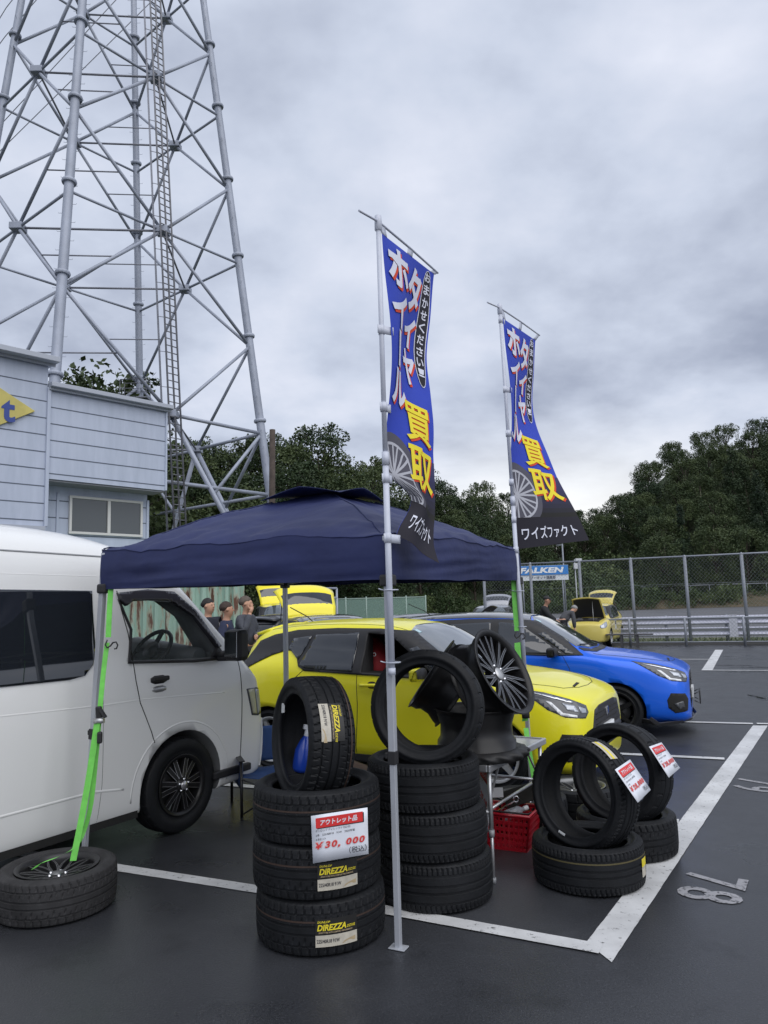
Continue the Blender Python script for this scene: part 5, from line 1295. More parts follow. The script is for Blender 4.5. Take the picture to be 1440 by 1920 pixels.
    for u in (.04, .5, .97):
        a = V(top).lerp(V(bar1), u * .97 + .02); b = S_(u, 0) + O; mb = MB(); mb.grid(lambda s, t: a.lerp(b, s) - O + V((.03 * (t - .5), .05 * (t - .5), 0)), 3, 2); mb.build('tab', M_pole, f, thick=.002)
    for z in ties:
        q = V((bot[0] + (top[0] - bot[0]) * (z - bot[2]) / (top[2] - bot[2]), bot[1] + .02, z)); mb = MB(); mb.tube([q - O + V((.036 * cos(a) + .008, .042 * sin(a), 0)) for a in [2 * pi * k / 20 for k in range(20)]], .003, 6, closed=True); mb.tube([q - O + V((-.03, -.01, 0)), q - O + V((-.055, -.02, .008))], .003, 5); mb.build('cable_tie', M_pole, f)
    return f
t1, b1 = PX(709, 415, 3.745), PX(735, 1264, 3.745)
dirb = V((.49, .872, 0))
rows1 = [(0, (716, 438, 3.765), (814, 514, 4.36)), (.14, (719, 520, 3.765), (809, 590, 4.30)), (.28, (722, 602, 3.765), (798, 672, 4.20)), (.42, (725, 684, 3.765), (803, 742, 4.14)), (.56, (727, 766, 3.765), (813, 812, 4.08)), (.70, (729, 848, 3.765), (818, 884, 4.02)), (.77, (733, 890, 3.77), (819, 925, 4.0)), (.84, (768, 926, 3.86), (817, 966, 3.97)), (.89, (768, 952, 3.86), (813, 992, 3.94)), (.95, (748, 985, 3.80), (811, 1024, 3.90)), (1.0, (738, 1006, 3.78), (819, 1057, 3.86))]
rows1 = [(v, PX(*l), PX(*r)) for v, l, r in rows1]
banner('left blue sale banner whose black hem is folded over by the wind', t1, b1, t1 + PX(673, 395, 3.565) - t1, PX(821, 512, 4.40), rows1,
       lambda u, v: .035 * sin(u * 5.5 + v * 3) * sin(pi * min(1, v * 1.6)) + .05 * sin(pi * u) * max(0, v - .7) * 2 + .02 * sin(pi * u * 2 + v * 7) * v, (.30, .545, .77, .985), (1.72, 1.36))
t2, b2 = PX(937, 577, 5.68), PX(983, 1262, 5.68)
rows2 = [(0, (943, 597, 5.7), (1004, 638, 6.28)), (.15, (946, 660, 5.7), (1004, 698, 6.24)), (.3, (949, 722, 5.7), (1000, 757, 6.18)), (.42, (952, 774, 5.7), (1006, 803, 6.10)), (.56, (955, 836, 5.7), (1027, 857, 6.03)), (.70, (959, 900, 5.7), (1050, 908, 5.98)), (.85, (964, 965, 5.7), (1078, 963, 5.93)), (1.0, (968, 1030, 5.7), (1101, 1013, 5.90))]
rows2 = [(v, PX(*l), PX(*r)) for v, l, r in rows2]
banner('right blue sale banner with its lower edge blown out to the right', t2, b2, PX(914, 567, 5.46), PX(1012, 629, 6.34), rows2,
       lambda u, v: .03 * sin(u * 5 + v * 4) * sin(pi * min(1, v * 1.5)) + .015 * sin(pi * u * 3 + v * 5) * v, (.0, .31, .5, .7, .86, .985), (1.72, 1.45))

# ================================================================== tyre stacks
def put_tyre(name, label, c, axis, pat='a', R_=.322, W=.25, ri=.232, group=None, spin=0.0, m=None):
    t = thing(name, label, 'tyre', tuple(c), 0, group); tyre_obj('rubber', t, R_, W, ri, pat, m or M_rub)
    t.matrix_world = frame(c, axis) @ Matrix.Rotation(spin, 4, 'Z'); return t
G1, G2, G3 = 'tyres of the left stack', 'tyres of the middle stack', 'tyres of the right hand display'
LS = V((-.395, 4.035))
M_stk_b = mat('sticker_black', (.012, .012, .012), .45); M_stk_y = mat('sticker_yellow', (.72, .60, .03), .5); M_stk_w = mat('sticker_pale', (.48, .45, .38), .5, var=.12, vscale=30); M_stk_t = mat('sticker_tan', (.42, .33, .2), .5); M_ink = mat('ink', (.02, .02, .03), .6); M_pink = mat('price_pink', (.72, .42, .42), .6)
def tyre_label(t, R_, ang, z0, zs=1, w=.20, h=.125, flipx=1):
    """paper label wrapped round a tread, in the tyre's own frame (angle about the axis)"""
    def fn(x, y): a = ang + flipx * (x - w / 2) / R_; return V((( R_ + .0015) * cos(a), (R_ + .0015) * sin(a), z0 + zs * y))
    def fo(o): return lambda x, y: (lambda p: V((p.x * (1 + o), p.y * (1 + o), p.z)))(fn(x, y))
    lb = MB(); stick(lb, rect(0, .055, w, h), fn, .02); L_ = lb.build('tread_label', M_stk_b, t)
    q = MB(); stick(q, rect(0, 0, w, .052), fn, .02); q.build('size_strip', M_stk_w, L_)
    q = MB(); stick(q, fit(text('DIREZZA', 1, .035, .22), .008, .072, .148, .100), fo(.003), .03); q.build('label_lettering', M_stk_y, L_)
    q = MB(); stick(q, fit(text('DUNLOP', 1, .02, .2), .01, .106, .07, .116), fo(.003)); q.build('label_lettering', M_stk_y, L_)
    q = MB(); stick(q, fit(text('DZ102', 1, .02, .2), .152, .074, .194, .086), fo(.003)); q.build('label_lettering', M_stk_y, L_)
    q = MB(); stick(q, fit(text('SPORT TYRE WITH COMFORT PERFORMANCE', 1, .02, .2), .015, .060, .18, .067), fo(.003)); q.build('label_lettering', M_stk_t, L_)
    q = MB(); stick(q, rect(.002, .030, .12, .045), fo(.0015), .03); q.build('size_band', M_stk_w, L_)
    q = MB(); stick(q, fit(text('225/40R18 91W', 1, .02), .006, .017, .115, .034), fo(.003), .03); q.build('size_lettering', M_ink, L_)
    q = MB(); stick(q, ([(.125, .006), (.195, .012), (.195, .03), (.17, .026), (.14, .018)], [(0, 1, 2, 3, 4)]), fo(.003)); q.build('size_picture', M_stk_t, L_)
    return L_
for k, (dx, lab) in enumerate(((.012, 'bottom tyre of the left stack with a yellow and black tread label'), (-.004, 'middle tyre of the left stack with a yellow and black tread label'), (.0, 'top tyre of the flat left stack behind the white price card'))):
    t = put_tyre('tyre', lab, V((LS.x + dx, LS.y, .127 + .25 * k)), (0, 0, 1), 'a', .331, .254, .235, group=G1, spin=0)
    if k < 2:
        vd = atan2(-LS.y, -LS.x + .0); tyre_label(t, .3315, vd + (.22 if k == 0 else .31), -.07, w=.205)
    # brown wear line moulded round the tread
    q = MB(); q.lathe([(.3307, .036), (.3307, .044)], 96); q.build('colour_line', mat('brown_line', (.045, .026, .019), .6), t)
t = put_tyre('tyre', 'upright tyre standing in the hole of the left stack, tread label facing front', V((LS.x - .025, LS.y + .02, .955)), (-.885, -.455, .06), 'a', group=G1)
A = frame(t.location, (-.885, -.455, .06)); vloc = A.inverted().to_3x3() @ V((.15, -1, .28)); va = atan2(vloc.y, vloc.x)
tyre_label(t, .3225, va + .12, .075, zs=-1, w=.19, flipx=-1)
q = MB(); q.lathe([(.3212, -.086), (.3212, -.093)], 96); q.build('colour_line', MATS['brown_line'], t)
q = MB(); q.box((.222 * cos(va + 2.2), .222 * sin(va + 2.2), .105), (.01, .05, .014)); q.build('bead_sticker', M_white, t)
MS_ = V((.215, 4.47))
for k, (dx, lab) in enumerate(((.02, 'bottom tyre of the tall middle stack'), (.0, 'second tyre of the tall middle stack'), (-.03, 'top tyre of the flat middle stack under the upright one'))):
    put_tyre('tyre', lab, V((MS_.x + dx, MS_.y, .13 + .256 * k)), (0, 0, 1), 'b', .328, .262, .232, G2, spin=k * .4)
put_tyre('tyre', 'large upright tyre leaning on the middle stack, facing the front', V((.22, 4.36, 1.06)), (-.22, -.97, .10), 'c', .322, .235, .238, G2)
R1, R2 = V((1.155, 4.63)), V((1.545, 5.13))
t = put_tyre('tyre', 'flat tyre at the near right of the display with a yellow edge sticker', V((R1.x, R1.y, .125)), (0, 0, 1), 'b', .326, .25, .232, G3)
vd = atan2(-R1.y, -R1.x); q = MB()
stick(q, rect(0, 0, .07, .10), lambda x, y: V((.3275 * cos(vd + 1.12 + x / .32), .3275 * sin(vd + 1.12 + x / .32), -.055 + y)), .02); lb = q.build('edge_sticker', M_stk_w, t)
q = MB(); stick(q, rect(0, .055, .07, .10), lambda x, y: V((.3285 * cos(vd + 1.12 + x / .32), .3285 * sin(vd + 1.12 + x / .32), -.055 + y)), .02); q.build('yellow_band', M_stk_y, lb)
q = MB(); q.lathe([(.3265, .055), (.3265, .063)], 96); q.build('colour_line', mat('ochre_line', (.09, .075, .03), .6), t)
put_tyre('tyre', 'flat tyre at the far right of the display touching the thick line', V((R2.x, R2.y, .125)), (0, 0, 1), 'a', .322, .25, .232, G3)
t = put_tyre('tyre', 'upright tyre with a price card on the near right pile', V((R1.x - .0, R1.y - .0, .49)), (-.74, -.66, .10), 'b', .322, .225, .240, G3)
A = frame(t.location, (-.74, -.66, .10)); vl = A.inverted().to_3x3() @ V((.5, -.2, 1)); va = atan2(vl.y, vl.x)
q = MB(); stick(q, rect(0, 0, .15, .075), lambda x, y: V((.3235 * cos(va - x / .32 + .12), .3235 * sin(va - x / .32 + .12), .0 + y)), .02); lb = q.build('tread_label', M_stk_w, t)
q = MB(); stick(q, rect(0, .03, .15, .05), lambda x, y: V((.3245 * cos(va - x / .32 + .12), .3245 * sin(va - x / .32 + .12), .0 + y)), .02); q.build('label_stripe', M_stk_y, lb)
va2 = atan2(*(A.inverted().to_3x3() @ V((-.3, .2, -1))).yx); q = MB(); q.box((.245 * cos(va2), .245 * sin(va2), .112), (.012, .045, .004), Matrix.Rotation(va2, 3, 'Z')); q.build('bead_sticker', M_white, t)
put_tyre('tyre', 'upright tyre with a price card on the far right pile', V((R2.x - .015, R2.y - .02, .49)), (-.70, -.70, .16), 'c', .322, .225, .240, G3)

# ------------------------------------------------------------------ price cards
M_card = mat('white_card', (.70, .73, .80), .45); M_cred = mat('card_red', (.64, .03, .03), .5); M_cblk = mat('card_black', (.02, .02, .025), .5)
def card(label, tl, tr, br, bl, price, lines, group='white price cards'):
    o_ = (tl + tr + br + bl) / 4; t = thing('price_card', label, 'price card', tuple(o_), 0, group); n_ = (tr - tl).cross(bl - tl).normalized(); n_ = n_ if n_.y < 0 else -n_
    def F(off): return lambda x, y: (tl * (1 - x) * y + tr * x * y + br * x * (1 - y) + bl * (1 - x) * (1 - y)) - o_ + n_ * off
    mb = MB(); mb.grid(lambda a, b: F(.0)(a, b), 4, 4); mb.build('card', M_card, t, thick=.002)
    def lay(nm, vf, m, off): q = MB(); stick(q, vf, F(off)); q.build(nm, m, t)
    lay('heading_shadow', rect(.10, .70, .935, .915), M_cblk, .0022); lay('heading_bar', rect(.08, .72, .915, .935), M_cred, .003)
    lay('heading', fit(text('アウトレット品', 1, .03, .12), .16, .765, .82, .885), M_card, .004)
    y = .635
    for ln, w in lines: lay('small_print', fit(text(ln, 1, 0), .07, y, .07 + w, y + .055), M_cblk, .003); y -= .09
    pl = fit(text(price, 1, .02, .2, spacing=1.25), .06, .255, .94, .42)
    lay('price', pl, M_cred, .0045)
    lay('price_halo', fit(text(price, 1, .075, .2, spacing=1.25), .05, .245, .95, .43), M_pink, .003)
    lay('tax_note', fit(text('（税込）', 1, .0), .66, .08, .97, .22), M_cblk, .003)
    return t
card('white price card with red heading reading 30,000 on the left stack', PX(583, 1530, 3.685), PX(689, 1514, 3.67), PX(691, 1601, 3.66), PX(587, 1619, 3.675), '￥30, 000', (('ダンロップ ディレッツァ DZ102', .62), ('2本　225/40R18　91W　2020年製', .70), ('４本セット', .18)))
card('white price card with red heading on the near right upright tyre', PX(1153, 1443, 4.20), PX(1181, 1424, 4.45), PX(1220, 1481, 4.42), PX(1196, 1505, 4.17), '￥28,000', (('ダンロップ ＤＺ', .5), ('225/40R18 18年製', .6), ('２本', .14)))
card('white price card with red heading on the far right upright tyre', PX(1217, 1400, 4.69), PX(1240, 1392, 4.93), PX(1275, 1440, 4.90), PX(1254, 1458, 4.66), '￥28,000', (('ダンロップ', .4), ('225/45R17 19年製', .6), ('２本', .14)))
card('white price card half hidden between middle stack and table leg', PX(900, 1430, 4.95), PX(921, 1445, 4.75), PX(915, 1562, 4.73), PX(896, 1500, 4.9), '￥25,000', (('タイヤ', .3),))

# ------------------------------------------------------------------ weight wheel and straps
M_green = mat('green_webbing', (.15, .56, .085), .6, var=.12, vscale=20)
wl = thing('wheel_weight', 'worn tyre on a dark spoked wheel lying flat as the left tent weight', 'wheel', (-1.925, 4.44, 0)); 
tyre_obj('tyre', wl, .325, .235, .225, 'a', M_rub2).location = (0, 0, .118)
h_ = bpy.data.objects.new('rim', None); COL.objects.link(h_); bpy.data.objects.remove(h_)
def rim_on(parent, z, *a, **k):
    n0 = set(COL.objects); rim(parent, *a, **k)
    for o in set(COL.objects) - n0:
        if o.parent == parent: o.location.z += z
rim_on(wl, .118, .222, .22, 'mesh', mat('dark_rim', (.035, .035, .038), .4, metal=.5), M_bronze, n=10)
def ribbon(mb, pts, w, side):
    pts = [V(p) for p in pts]; fine = []
    for i in range(len(pts) - 1):
        a = pts[max(0, i - 1)]; b = pts[i]; c = pts[i + 1]; d = pts[min(len(pts) - 1, i + 2)]; fine += [catmull(a, b, c, d, j / 6) for j in range(6)]
    fine.append(pts[-1]); k = len(fine); s_ = V(side).normalized(); n_ = V((0, -1, .1)).normalized() * .0012
    mb.add([p + s_ * w / 2 + n_ for p in fine] + [p - s_ * w / 2 + n_ for p in fine] + [p - s_ * w / 2 - n_ for p in fine] + [p + s_ * w / 2 - n_ for p in fine], [(i, i + 1, k + i + 1, k + i) for i in range(k - 1)] + [(2 * k + i, 2 * k + i + 1, 3 * k + i + 1, 3 * k + i) for i in range(k - 1)] + [(k + i, k + i + 1, 2 * k + i + 1, 2 * k + i) for i in range(k - 1)] + [(3 * k + i, 3 * k + i + 1, i + 1, i) for i in range(k - 1)])
def ratchet(parent, c, ang=0.0):
    Rm = Matrix.Rotation(ang, 3, 'Y'); q = MB(); q.box(c, (.035, .03, .10), Rm); q.build('ratchet_body', M_plas, parent, bevel=.008)
    q = MB(); q.tube([c + Rm @ V((-.03, -.01, -.035)), c + Rm @ V((.03, -.01, -.035))], .017, 10); q.build('ratchet_spool', M_silv, parent)
    q = MB(); q.bar(c + Rm @ V((.015, -.012, .03)), c + Rm @ V((.045, -.02, -.02)), .03, .012); q.build('ratchet_handle', M_plas, parent, bevel=.004)
def hook(parent, c):
    q = MB(); q.tube([c + V((.0, 0, .03)), c + V((-.012, 0, .0)), c + V((.0, 0, -.018)), c + V((.02, 0, -.008)), c + V((.035, 0, .012)), c + V((.055, 0, .016)), c + V((.066, 0, -.004)), c + V((.058, 0, -.025)), c + V((.045, 0, -.026))], .005, 8); q.build('hook', M_plas, parent)
st1 = thing('tie_down_strap', 'bright green strap with black ratchet from left tent corner to flat wheel', 'strap', tuple(PX(190, 1340, 4.6)), 0, 'green tie down straps'); O1 = st1.location.copy()
mb = MB(); ribbon(mb, [PX(209, 1092, 4.74) - O1, PX(206, 1130, 4.73) - O1, PX(203, 1195, 4.70) - O1], .034, (1, 0, 0)); mb.build('webbing', M_green, st1)
mb = MB(); ribbon(mb, [PX(201, 1205, 4.70) - O1, PX(194, 1260, 4.67) - O1, PX(187, 1335, 4.63) - O1], .030, (1, .1, 0)); mb.build('webbing', M_green, st1)
hook(st1, PX(201, 1209, 4.68) - O1); ratchet(st1, PX(186, 1340, 4.61) - O1, -.1)
q = MB(); q.box(PX(187, 1383, 4.58) - O1, (.03, .03, .07)); q.build('ratchet_tail', M_plas, st1, bevel=.01)
mb = MB(); ribbon(mb, [PX(183, 1350, 4.60) - O1, PX(168, 1450, 4.56) - O1, PX(152, 1540, 4.52) - O1, PX(137, 1614, 4.48) - O1], .036, (1, .15, 0)); mb.build('webbing', M_green, st1)
mb = MB(); ribbon(mb, [PX(186, 1350, 4.62) - O1, PX(178, 1440, 4.6) - O1, PX(170, 1510, 4.58) - O1, PX(157, 1560, 4.56) - O1, PX(141, 1588, 4.5) - O1, PX(110, 1606, 4.44) - O1, PX(78, 1618, 4.40) - O1, PX(63, 1629, 4.38) - O1], .030, (.8, .5, .3)); mb.build('webbing', M_green, st1)
st2 = thing('tie_down_strap', 'bright green strap with black ratchet wound round the right tent leg', 'strap', tuple(PX(975, 1250, 5.6)), 0, 'green tie down straps'); O2 = st2.location.copy()
mb = MB(); ribbon(mb, [PX(963, 1088, 5.70) - O2, PX(965, 1130, 5.69) - O2, PX(969, 1183, 5.68) - O2], .036, (1, 0, 0)); mb.build('webbing', M_green, st2)
mb = MB(); ribbon(mb, [PX(970, 1205, 5.67) - O2, PX(972, 1235, 5.66) - O2, PX(976, 1268, 5.65) - O2, PX(983, 1290, 5.65) - O2, PX(980, 1310, 5.65) - O2, PX(987, 1330, 5.65) - O2, PX(984, 1352, 5.65) - O2], .045, (1, 0, .1)); mb.build('webbing', M_green, st2)
mb = MB(); ribbon(mb, [PX(986, 1365, 5.66) - O2, PX(991, 1400, 5.62) - O2, PX(998, 1440, 5.6) - O2, PX(1004, 1474, 5.58) - O2], .04, (1, .3, 0)); mb.build('webbing', M_green, st2)
hook(st2, PX(968, 1192, 5.66) - O2); ratchet(st2, PX(973, 1252, 5.62) - O2, .1); q = MB(); q.tube([PX(971, 1256, 5.6) - O2, PX(952, 1257, 5.56) - O2], .02, 8); q.build('ratchet_handle', M_plas, st2)
q = MB(); q.tube([PX(985, 1330, 5.64) - O2, PX(986, 1346, 5.64) - O2], .03, 10); q.build('strap_keeper', M_plas, st2)

# ================================================================== folding table
M_alu = mat('brushed_aluminium', (.50, .51, .53), .35, metal=.7); M_ttop = mat('table_laminate', (.38, .39, .40), .25, var=.06)
tq0 = V((.585, 4.545)); td = V((.52, .853)).normalized(); tn = V((-td.y, td.x)); TL_, TW_, TZ = .99, .60, .665
tbl = thing('folding_table', 'grey topped folding table with aluminium frame behind the middle stack', 'table', (tq0.x, tq0.y, 0), atan2(td.y, td.x))
mb = MB(); mb.box((TL_ / 2, TW_ / 2, TZ), (TL_ - .03, TW_ - .03, .012)); mb.build('table_top', M_ttop, tbl)
mb = MB()
for x0, x1, y0, y1 in ((0, TL_, 0, .02), (0, TL_, TW_ - .02, TW_), (0, .02, .02, TW_ - .02), (TL_ - .02, TL_, .02, TW_ - .02)): mb.box(((x0 + x1) / 2, (y0 + y1) / 2, TZ - .006), (x1 - x0, y1 - y0, .042))
mb.build('rim_frame', M_alu, tbl, bevel=.006)
mb = MB(); mb.lathe([(0, .012), (.02, .012), (.02, -.012), (0, -.012)], 14, Matrix.Translation((TL_ * .52, -.004, TZ - .018)) @ Matrix.Rotation(RA(90), 4, 'X')); mb.build('hinge', M_alu, tbl)
for x in (.05, TL_ - .06):
    for y in (.03, TW_ - .03):
        mb = MB(); mb.tube([(x, y, TZ - .02), (x, y, .28)], .0135, 10); lgg = mb.build('leg', M_alu, tbl); mb = MB(); mb.tube([(x, y, .33), (x, y, .012)], .0105, 10); mb.build('leg_extension', M_alu, lgg); mb = MB(); mb.tube([(x, y, .30), (x, y, .26)], .017, 10); mb.tube([(x, y, .03), (x, y, 0)], .015, 10); mb.build('leg_collar', mat('grey_cap', (.25, .26, .28), .5), lgg)
    mb = MB(); mb.tube([(x, .03, .40), (x, TW_ - .03, .40)], .01, 8); mb.build('cross_bar', M_alu, tbl)
    mb = MB(); mb.bar((x, .05, .42), (x + (.2 if x < .5 else -.2), .05, TZ - .03), .012, .008); mb.build('brace', M_alu, tbl)
mb = MB(); mb.tube([(.05, .06, .40), (TL_ - .06, .06, .40)], .01, 8); mb.build('cross_bar', M_alu, tbl)
cb = MB(); cb.box((.30, .33, TZ + .0095), (.62, .5, .005)); cb.box((.18, .085, TZ + .012), (.30, .06, .004), Matrix.Rotation(.25, 3, 'X')); cb.box((.60, .30, TZ + .04), (.004, .22, .08), Matrix.Rotation(.5, 3, 'Y'))
o = cb.build('cardboard_sheet', mat('cardboard', (.26, .17, .095), .85, var=.1, vscale=6)); o.location = tbl.location; o.rotation_euler = tbl.rotation_euler; tag(o, 'brown flattened cardboard under the black rims on the table', 'cardboard')
# rims on the table
def put_rim(label, c, axis, style='twin', R_=.262, W=.235, n=10, spin=0.0):
    t = thing('alloy_rim', label, 'alloy wheel', tuple(c), 0, 'loose black rims on the table'); rim(t, R_, W, style, M_gblk, M_mach, n, hub=M_silv); t.matrix_world = frame(c, axis) @ Matrix.Rotation(spin, 4, 'Z'); return t
RB = V((.55, 4.87))
put_rim('black rim lying flat, its barrel carrying the leaning rims', V((RB.x, RB.y, .85)), (0, 0, -1), W=.26, R_=.262)
put_rim('black rim leaning back with silver edged spokes facing right', V((.655, 4.80, 1.165)), (.72, -.52, .46), W=.22, R_=.285, spin=.2)
put_rim('black rim leaning behind the large upright tyre', V((.37, 5.02, 1.12)), (-.80, .05, .60), W=.22, R_=.262)
mb = MB()
def ruf(u, v): a = 2 * pi * u; r = .285 + .012 * sin(a * 17 + v * 5) * sin(pi * v) + .02 * sin(pi * v); return V((r * cos(a) * (1 if v < .95 else .9), r * sin(a) * (1 if v < .95 else .9), .058 * v))
mb.grid(ruf, 120, 6); mb.lathe([(0, .057), (.26, .057)], 40); o = mb.build('rim_cover_bag', mat('black_bag', (.014, .014, .015), .6)); o.location = (RB.x + .02, RB.y - .01, TZ + .014); tag(o, 'gathered black cover bag under the flat rim on the table', 'cover bag')
# wheels lying on the ground under and behind the table
def flat_wheel(label, c, R_=.31, W=.215, style='mesh', n=9, m=M_bronze, z0=0.0):
    t = thing('spare_wheel', label, 'wheel', (c[0], c[1], z0), .3, 'spare wheels lying behind the table'); tyre_obj('tyre', t, R_, W, R_ * .70, 'c', M_rub).location = (0, 0, W / 2); rim_on(t, W / 2, R_ * .69, W * .95, style, m, m, n=n); return t
flat_wheel('dark wheel with mesh spokes lying on the ground under the table', PX(985, 1520, 5.75).xy, style='mesh', m=mat('dull_rim', (.07, .07, .075), .5, metal=.4)); flat_wheel('grey mesh spoked wheel lying behind the near upright tyre', V((1.45, 6.02)), m=M_bronze)
# red shopping basket
M_bask = mat('red_basket', (.42, .008, .02), .35, coat=.3)
bc = PX(955, 1592, 5.2); bsk = thing('shopping_basket', 'red plastic basket full of tools under the table', 'basket', (bc.x, bc.y + .1, 0), RA(-26))
mb = MB(); bw, bd, bh = .175, .125, .225
def wall(p0, p1, q0, q1, nx, nz):
    for i in range(nx + 1):
        t = i / nx; mb.bar(V(p0).lerp(V(p1), t), V(q0).lerp(V(q1), t), .014, .006)
    for j in range(nz + 1):
        t = j / nz; mb.bar(V(p0).lerp(V(q0), t), V(p1).lerp(V(q1), t), .006, .022)
tw_, tdp = bw * 1.18, bd * 1.18
c0 = [(-bw, -bd, .01), (bw, -bd, .01), (bw, bd, .01), (-bw, bd, .01)]; c1 = [(-tw_, -tdp, bh), (tw_, -tdp, bh), (tw_, tdp, bh), (-tw_, tdp, bh)]
mb.box((0, 0, .008), (2 * bw, 2 * bd, .008))
for i in range(4): wall(c0[i], c0[(i + 1) % 4], c1[i], c1[(i + 1) % 4], 12 if i % 2 == 0 else 9, 5)
mb.build('lattice_body', M_bask, bsk)
mb = MB(); mb.tube([V(p) + V((0, 0, .006)) for p in c1], .012, 8, closed=True); mb.build('rim_band', M_bask, bsk)
mb = MB(); mb.tube([(-tw_ + .01, -.04, bh + .01), (-tw_ + .02, -.1, bh + .012), (tw_ - .02, -.1, bh + .012), (tw_ - .01, -.04, bh + .01)], .006, 6); mb.build('handle', M_plas, bsk)
bx, by = bsk.location.x, bsk.location.y
bt = thing('clear_bottle', 'clear plastic bottle lying in the red basket', 'bottle', (bx + .06, by - .03, .215), .4); mb = MB(); mb.lathe([(0, -.09), (.03, -.088), (.034, -.06), (.034, .03), (.015, .06), (.013, .075)], 18, Matrix.Rotation(RA(80), 4, 'Y')); mb.build('bottle_body', mat('clear_plastic', (.5, .55, .6), .1, alpha=.5), bt); mb = MB(); mb.lathe([(.0165, .07), (.0165, .105), (0, .106)], 14, Matrix.Rotation(RA(80), 4, 'Y')); mb.build('bottle_cap', M_white, bt)
wr = thing('ring_spanner', 'steel ring spanner sticking up out of the red basket', 'spanner', (bx + .02, by, .24)); mb = MB(); mb.bar((-.12, 0, -.05), (.04, -.03, .05), .02, .008); mb.build('shaft', M_chrome, wr); mb = MB(); mb.tube([V((.052, -.033, .06)) + V((.017 * cos(a), 0, .019 * sin(a))) for a in [2 * pi * k / 16 for k in range(16)]], .006, 6, closed=True); mb.build('ring', M_chrome, wr)
tb = thing('tool_case', 'dark open tool case propped on the red basket', 'tool case', (bx + .13, by + .08, .30), RA(-20)); mb = MB(); mb.box((0, 0, 0), (.26, .02, .12), Matrix.Rotation(-.35, 3, 'Y')); mb.build('case_lid', mat('dark_olive', (.03, .032, .028), .5), tb, bevel=.006)
rc = thing('red_can', 'red canister standing at the left of the basket', 'can', (bx - .10, by + .03, .10)); mb = MB(); mb.lathe([(0, .165), (.03, .165), (.045, .15), (.045, 0), (0, 0)], 20); mb.build('can_body', M_bask, rc); mb = MB(); mb.lathe([(.0, .195), (.018, .193), (.02, .165)], 14); mb.build('can_lid', M_chrome, rc)
wp_ = MB(); wp_.box((0, 0, 0), (.15, .006, .065), Matrix.Rotation(-.25, 3, 'X')); o = wp_.build('paper_box', M_white, bevel=.002); o.location = (bx - .07, by + .10, .315); tag(o, 'small white box tucked in at the back of the red basket', 'box')

# ------------------------------------------------------------------ blue folding chair, spray bottle and camp stool left of the stacks
ch = thing('folding_chair', 'blue canvas folding chair between the van and left tyre stack', 'chair', tuple(PX(512, 1480, 6.35)), RA(20)); ch.location.z = 0; ch.scale = (1, 1, .70)
M_cblu = mat('blue_canvas', (.012, .05, .17), .75, var=.15, vscale=6, bump=.2, bscale=30); M_cfr = mat('chair_frame', (.015, .015, .017), .4)
mb = MB(); mb.grid(lambda a, b: V((-.26 + .52 * a, -.12 + .5 * b, .43 - .05 * sin(pi * a) - .02 * sin(pi * b))), 12, 10); mb.build('seat', M_cblu, ch, thick=.006)
mb = MB(); mb.grid(lambda a, b: V((-.28 + .56 * a, .38 + .10 * b + .03 * sin(pi * a), .45 + .40 * b)), 12, 10); mb.build('backrest', M_cblu, ch, thick=.006)
mb = MB(); mb.grid(lambda a, b: V((-.27 + .0 * a, -.12 + .5 * a, .60 - .32 * b)), 6, 6); mb.build('side_pocket', M_cblu, ch, thick=.01)
for x in (-.28, .28):
    for pts in ([(x, -.14, 0), (x, -.12, .62)], [(x, .40, 0), (x, .40, .45), (x, .5, .88)]): mb = MB(); mb.tube(pts, .012, 8); mb.build('leg', M_cfr, ch)
    mb = MB(); mb.bar((x, -.16, .62), (x, .42, .64), .05, .015); mb.build('armrest', M_cfr, ch, bevel=.005)
for a, b in (((-.28, -.14, .03), (.28, -.14, .42)), ((.28, -.14, .03), (-.28, -.14, .42))): mb = MB(); mb.tube([a, b], .009, 6); mb.build('cross_leg', M_cfr, ch)
sb = thing('spray_bottle', 'blue spray bottle with white trigger seen through the left upright tyre', 'spray bottle', tuple(PX(563, 1475, 4.28)), .4); sb.location.z = .735; sb.rotation_euler = (0, RA(12), .4); sb.scale = (.9, .9, .88)
mb = MB(); mb.lathe([(0, 0), (.05, 0), (.055, .02), (.055, .13), (.035, .19), (.018, .22)], 20); mb.build('bottle_body', mat('blue_plastic', (.012, .05, .36), .25, spec=.6), sb)
mb = MB(); mb.tube([(0, 0, .21), (0, 0, .26)], .017, 10); mb.bar((-.03, 0, .275), (.055, 0, .275), .025, .03); mb.bar((.03, 0, .26), (.02, 0, .21), .012, .01); mb.build('trigger_head', mat('white_plastic', (.68, .70, .74), .4), sb, bevel=.003)
# folded camping stool behind the stacks
cs = thing('camp_stool', 'brown camp stool with black rods between the two stacks', 'stool', tuple(PX(690, 1490, 6.0)), RA(-25)); cs.location.z = 0
mb = MB(); mb.grid(lambda a, b: V((-.24 + .48 * a, -.17 + .34 * b, .40 - .05 * sin(pi * a))), 10, 6); mb.build('seat', mat('brown_canvas', (.075, .045, .032), .85, var=.2, vscale=5), cs, thick=.008)
for y in (-.17, .17):
    for a, b in (((-.24, y, .40), (.22, y, 0)), ((.24, y, .40), (-.22, y, 0))): mb = MB(); mb.tube([a, b], .011, 6); mb.build('leg', M_cfr, cs)
bxs = thing('cardboard_box', 'brown cardboard box with open flaps behind the tyre stacks', 'box', tuple(PX(680, 1500, 6.2)), RA(-15)); bxs.location.z = 0; bxs.location.x -= .1
mb = MB(); mb.box((0, 0, .12), (.4, .3, .24)); mb.build('box_body', MATS['cardboard'], bxs, bevel=.004)
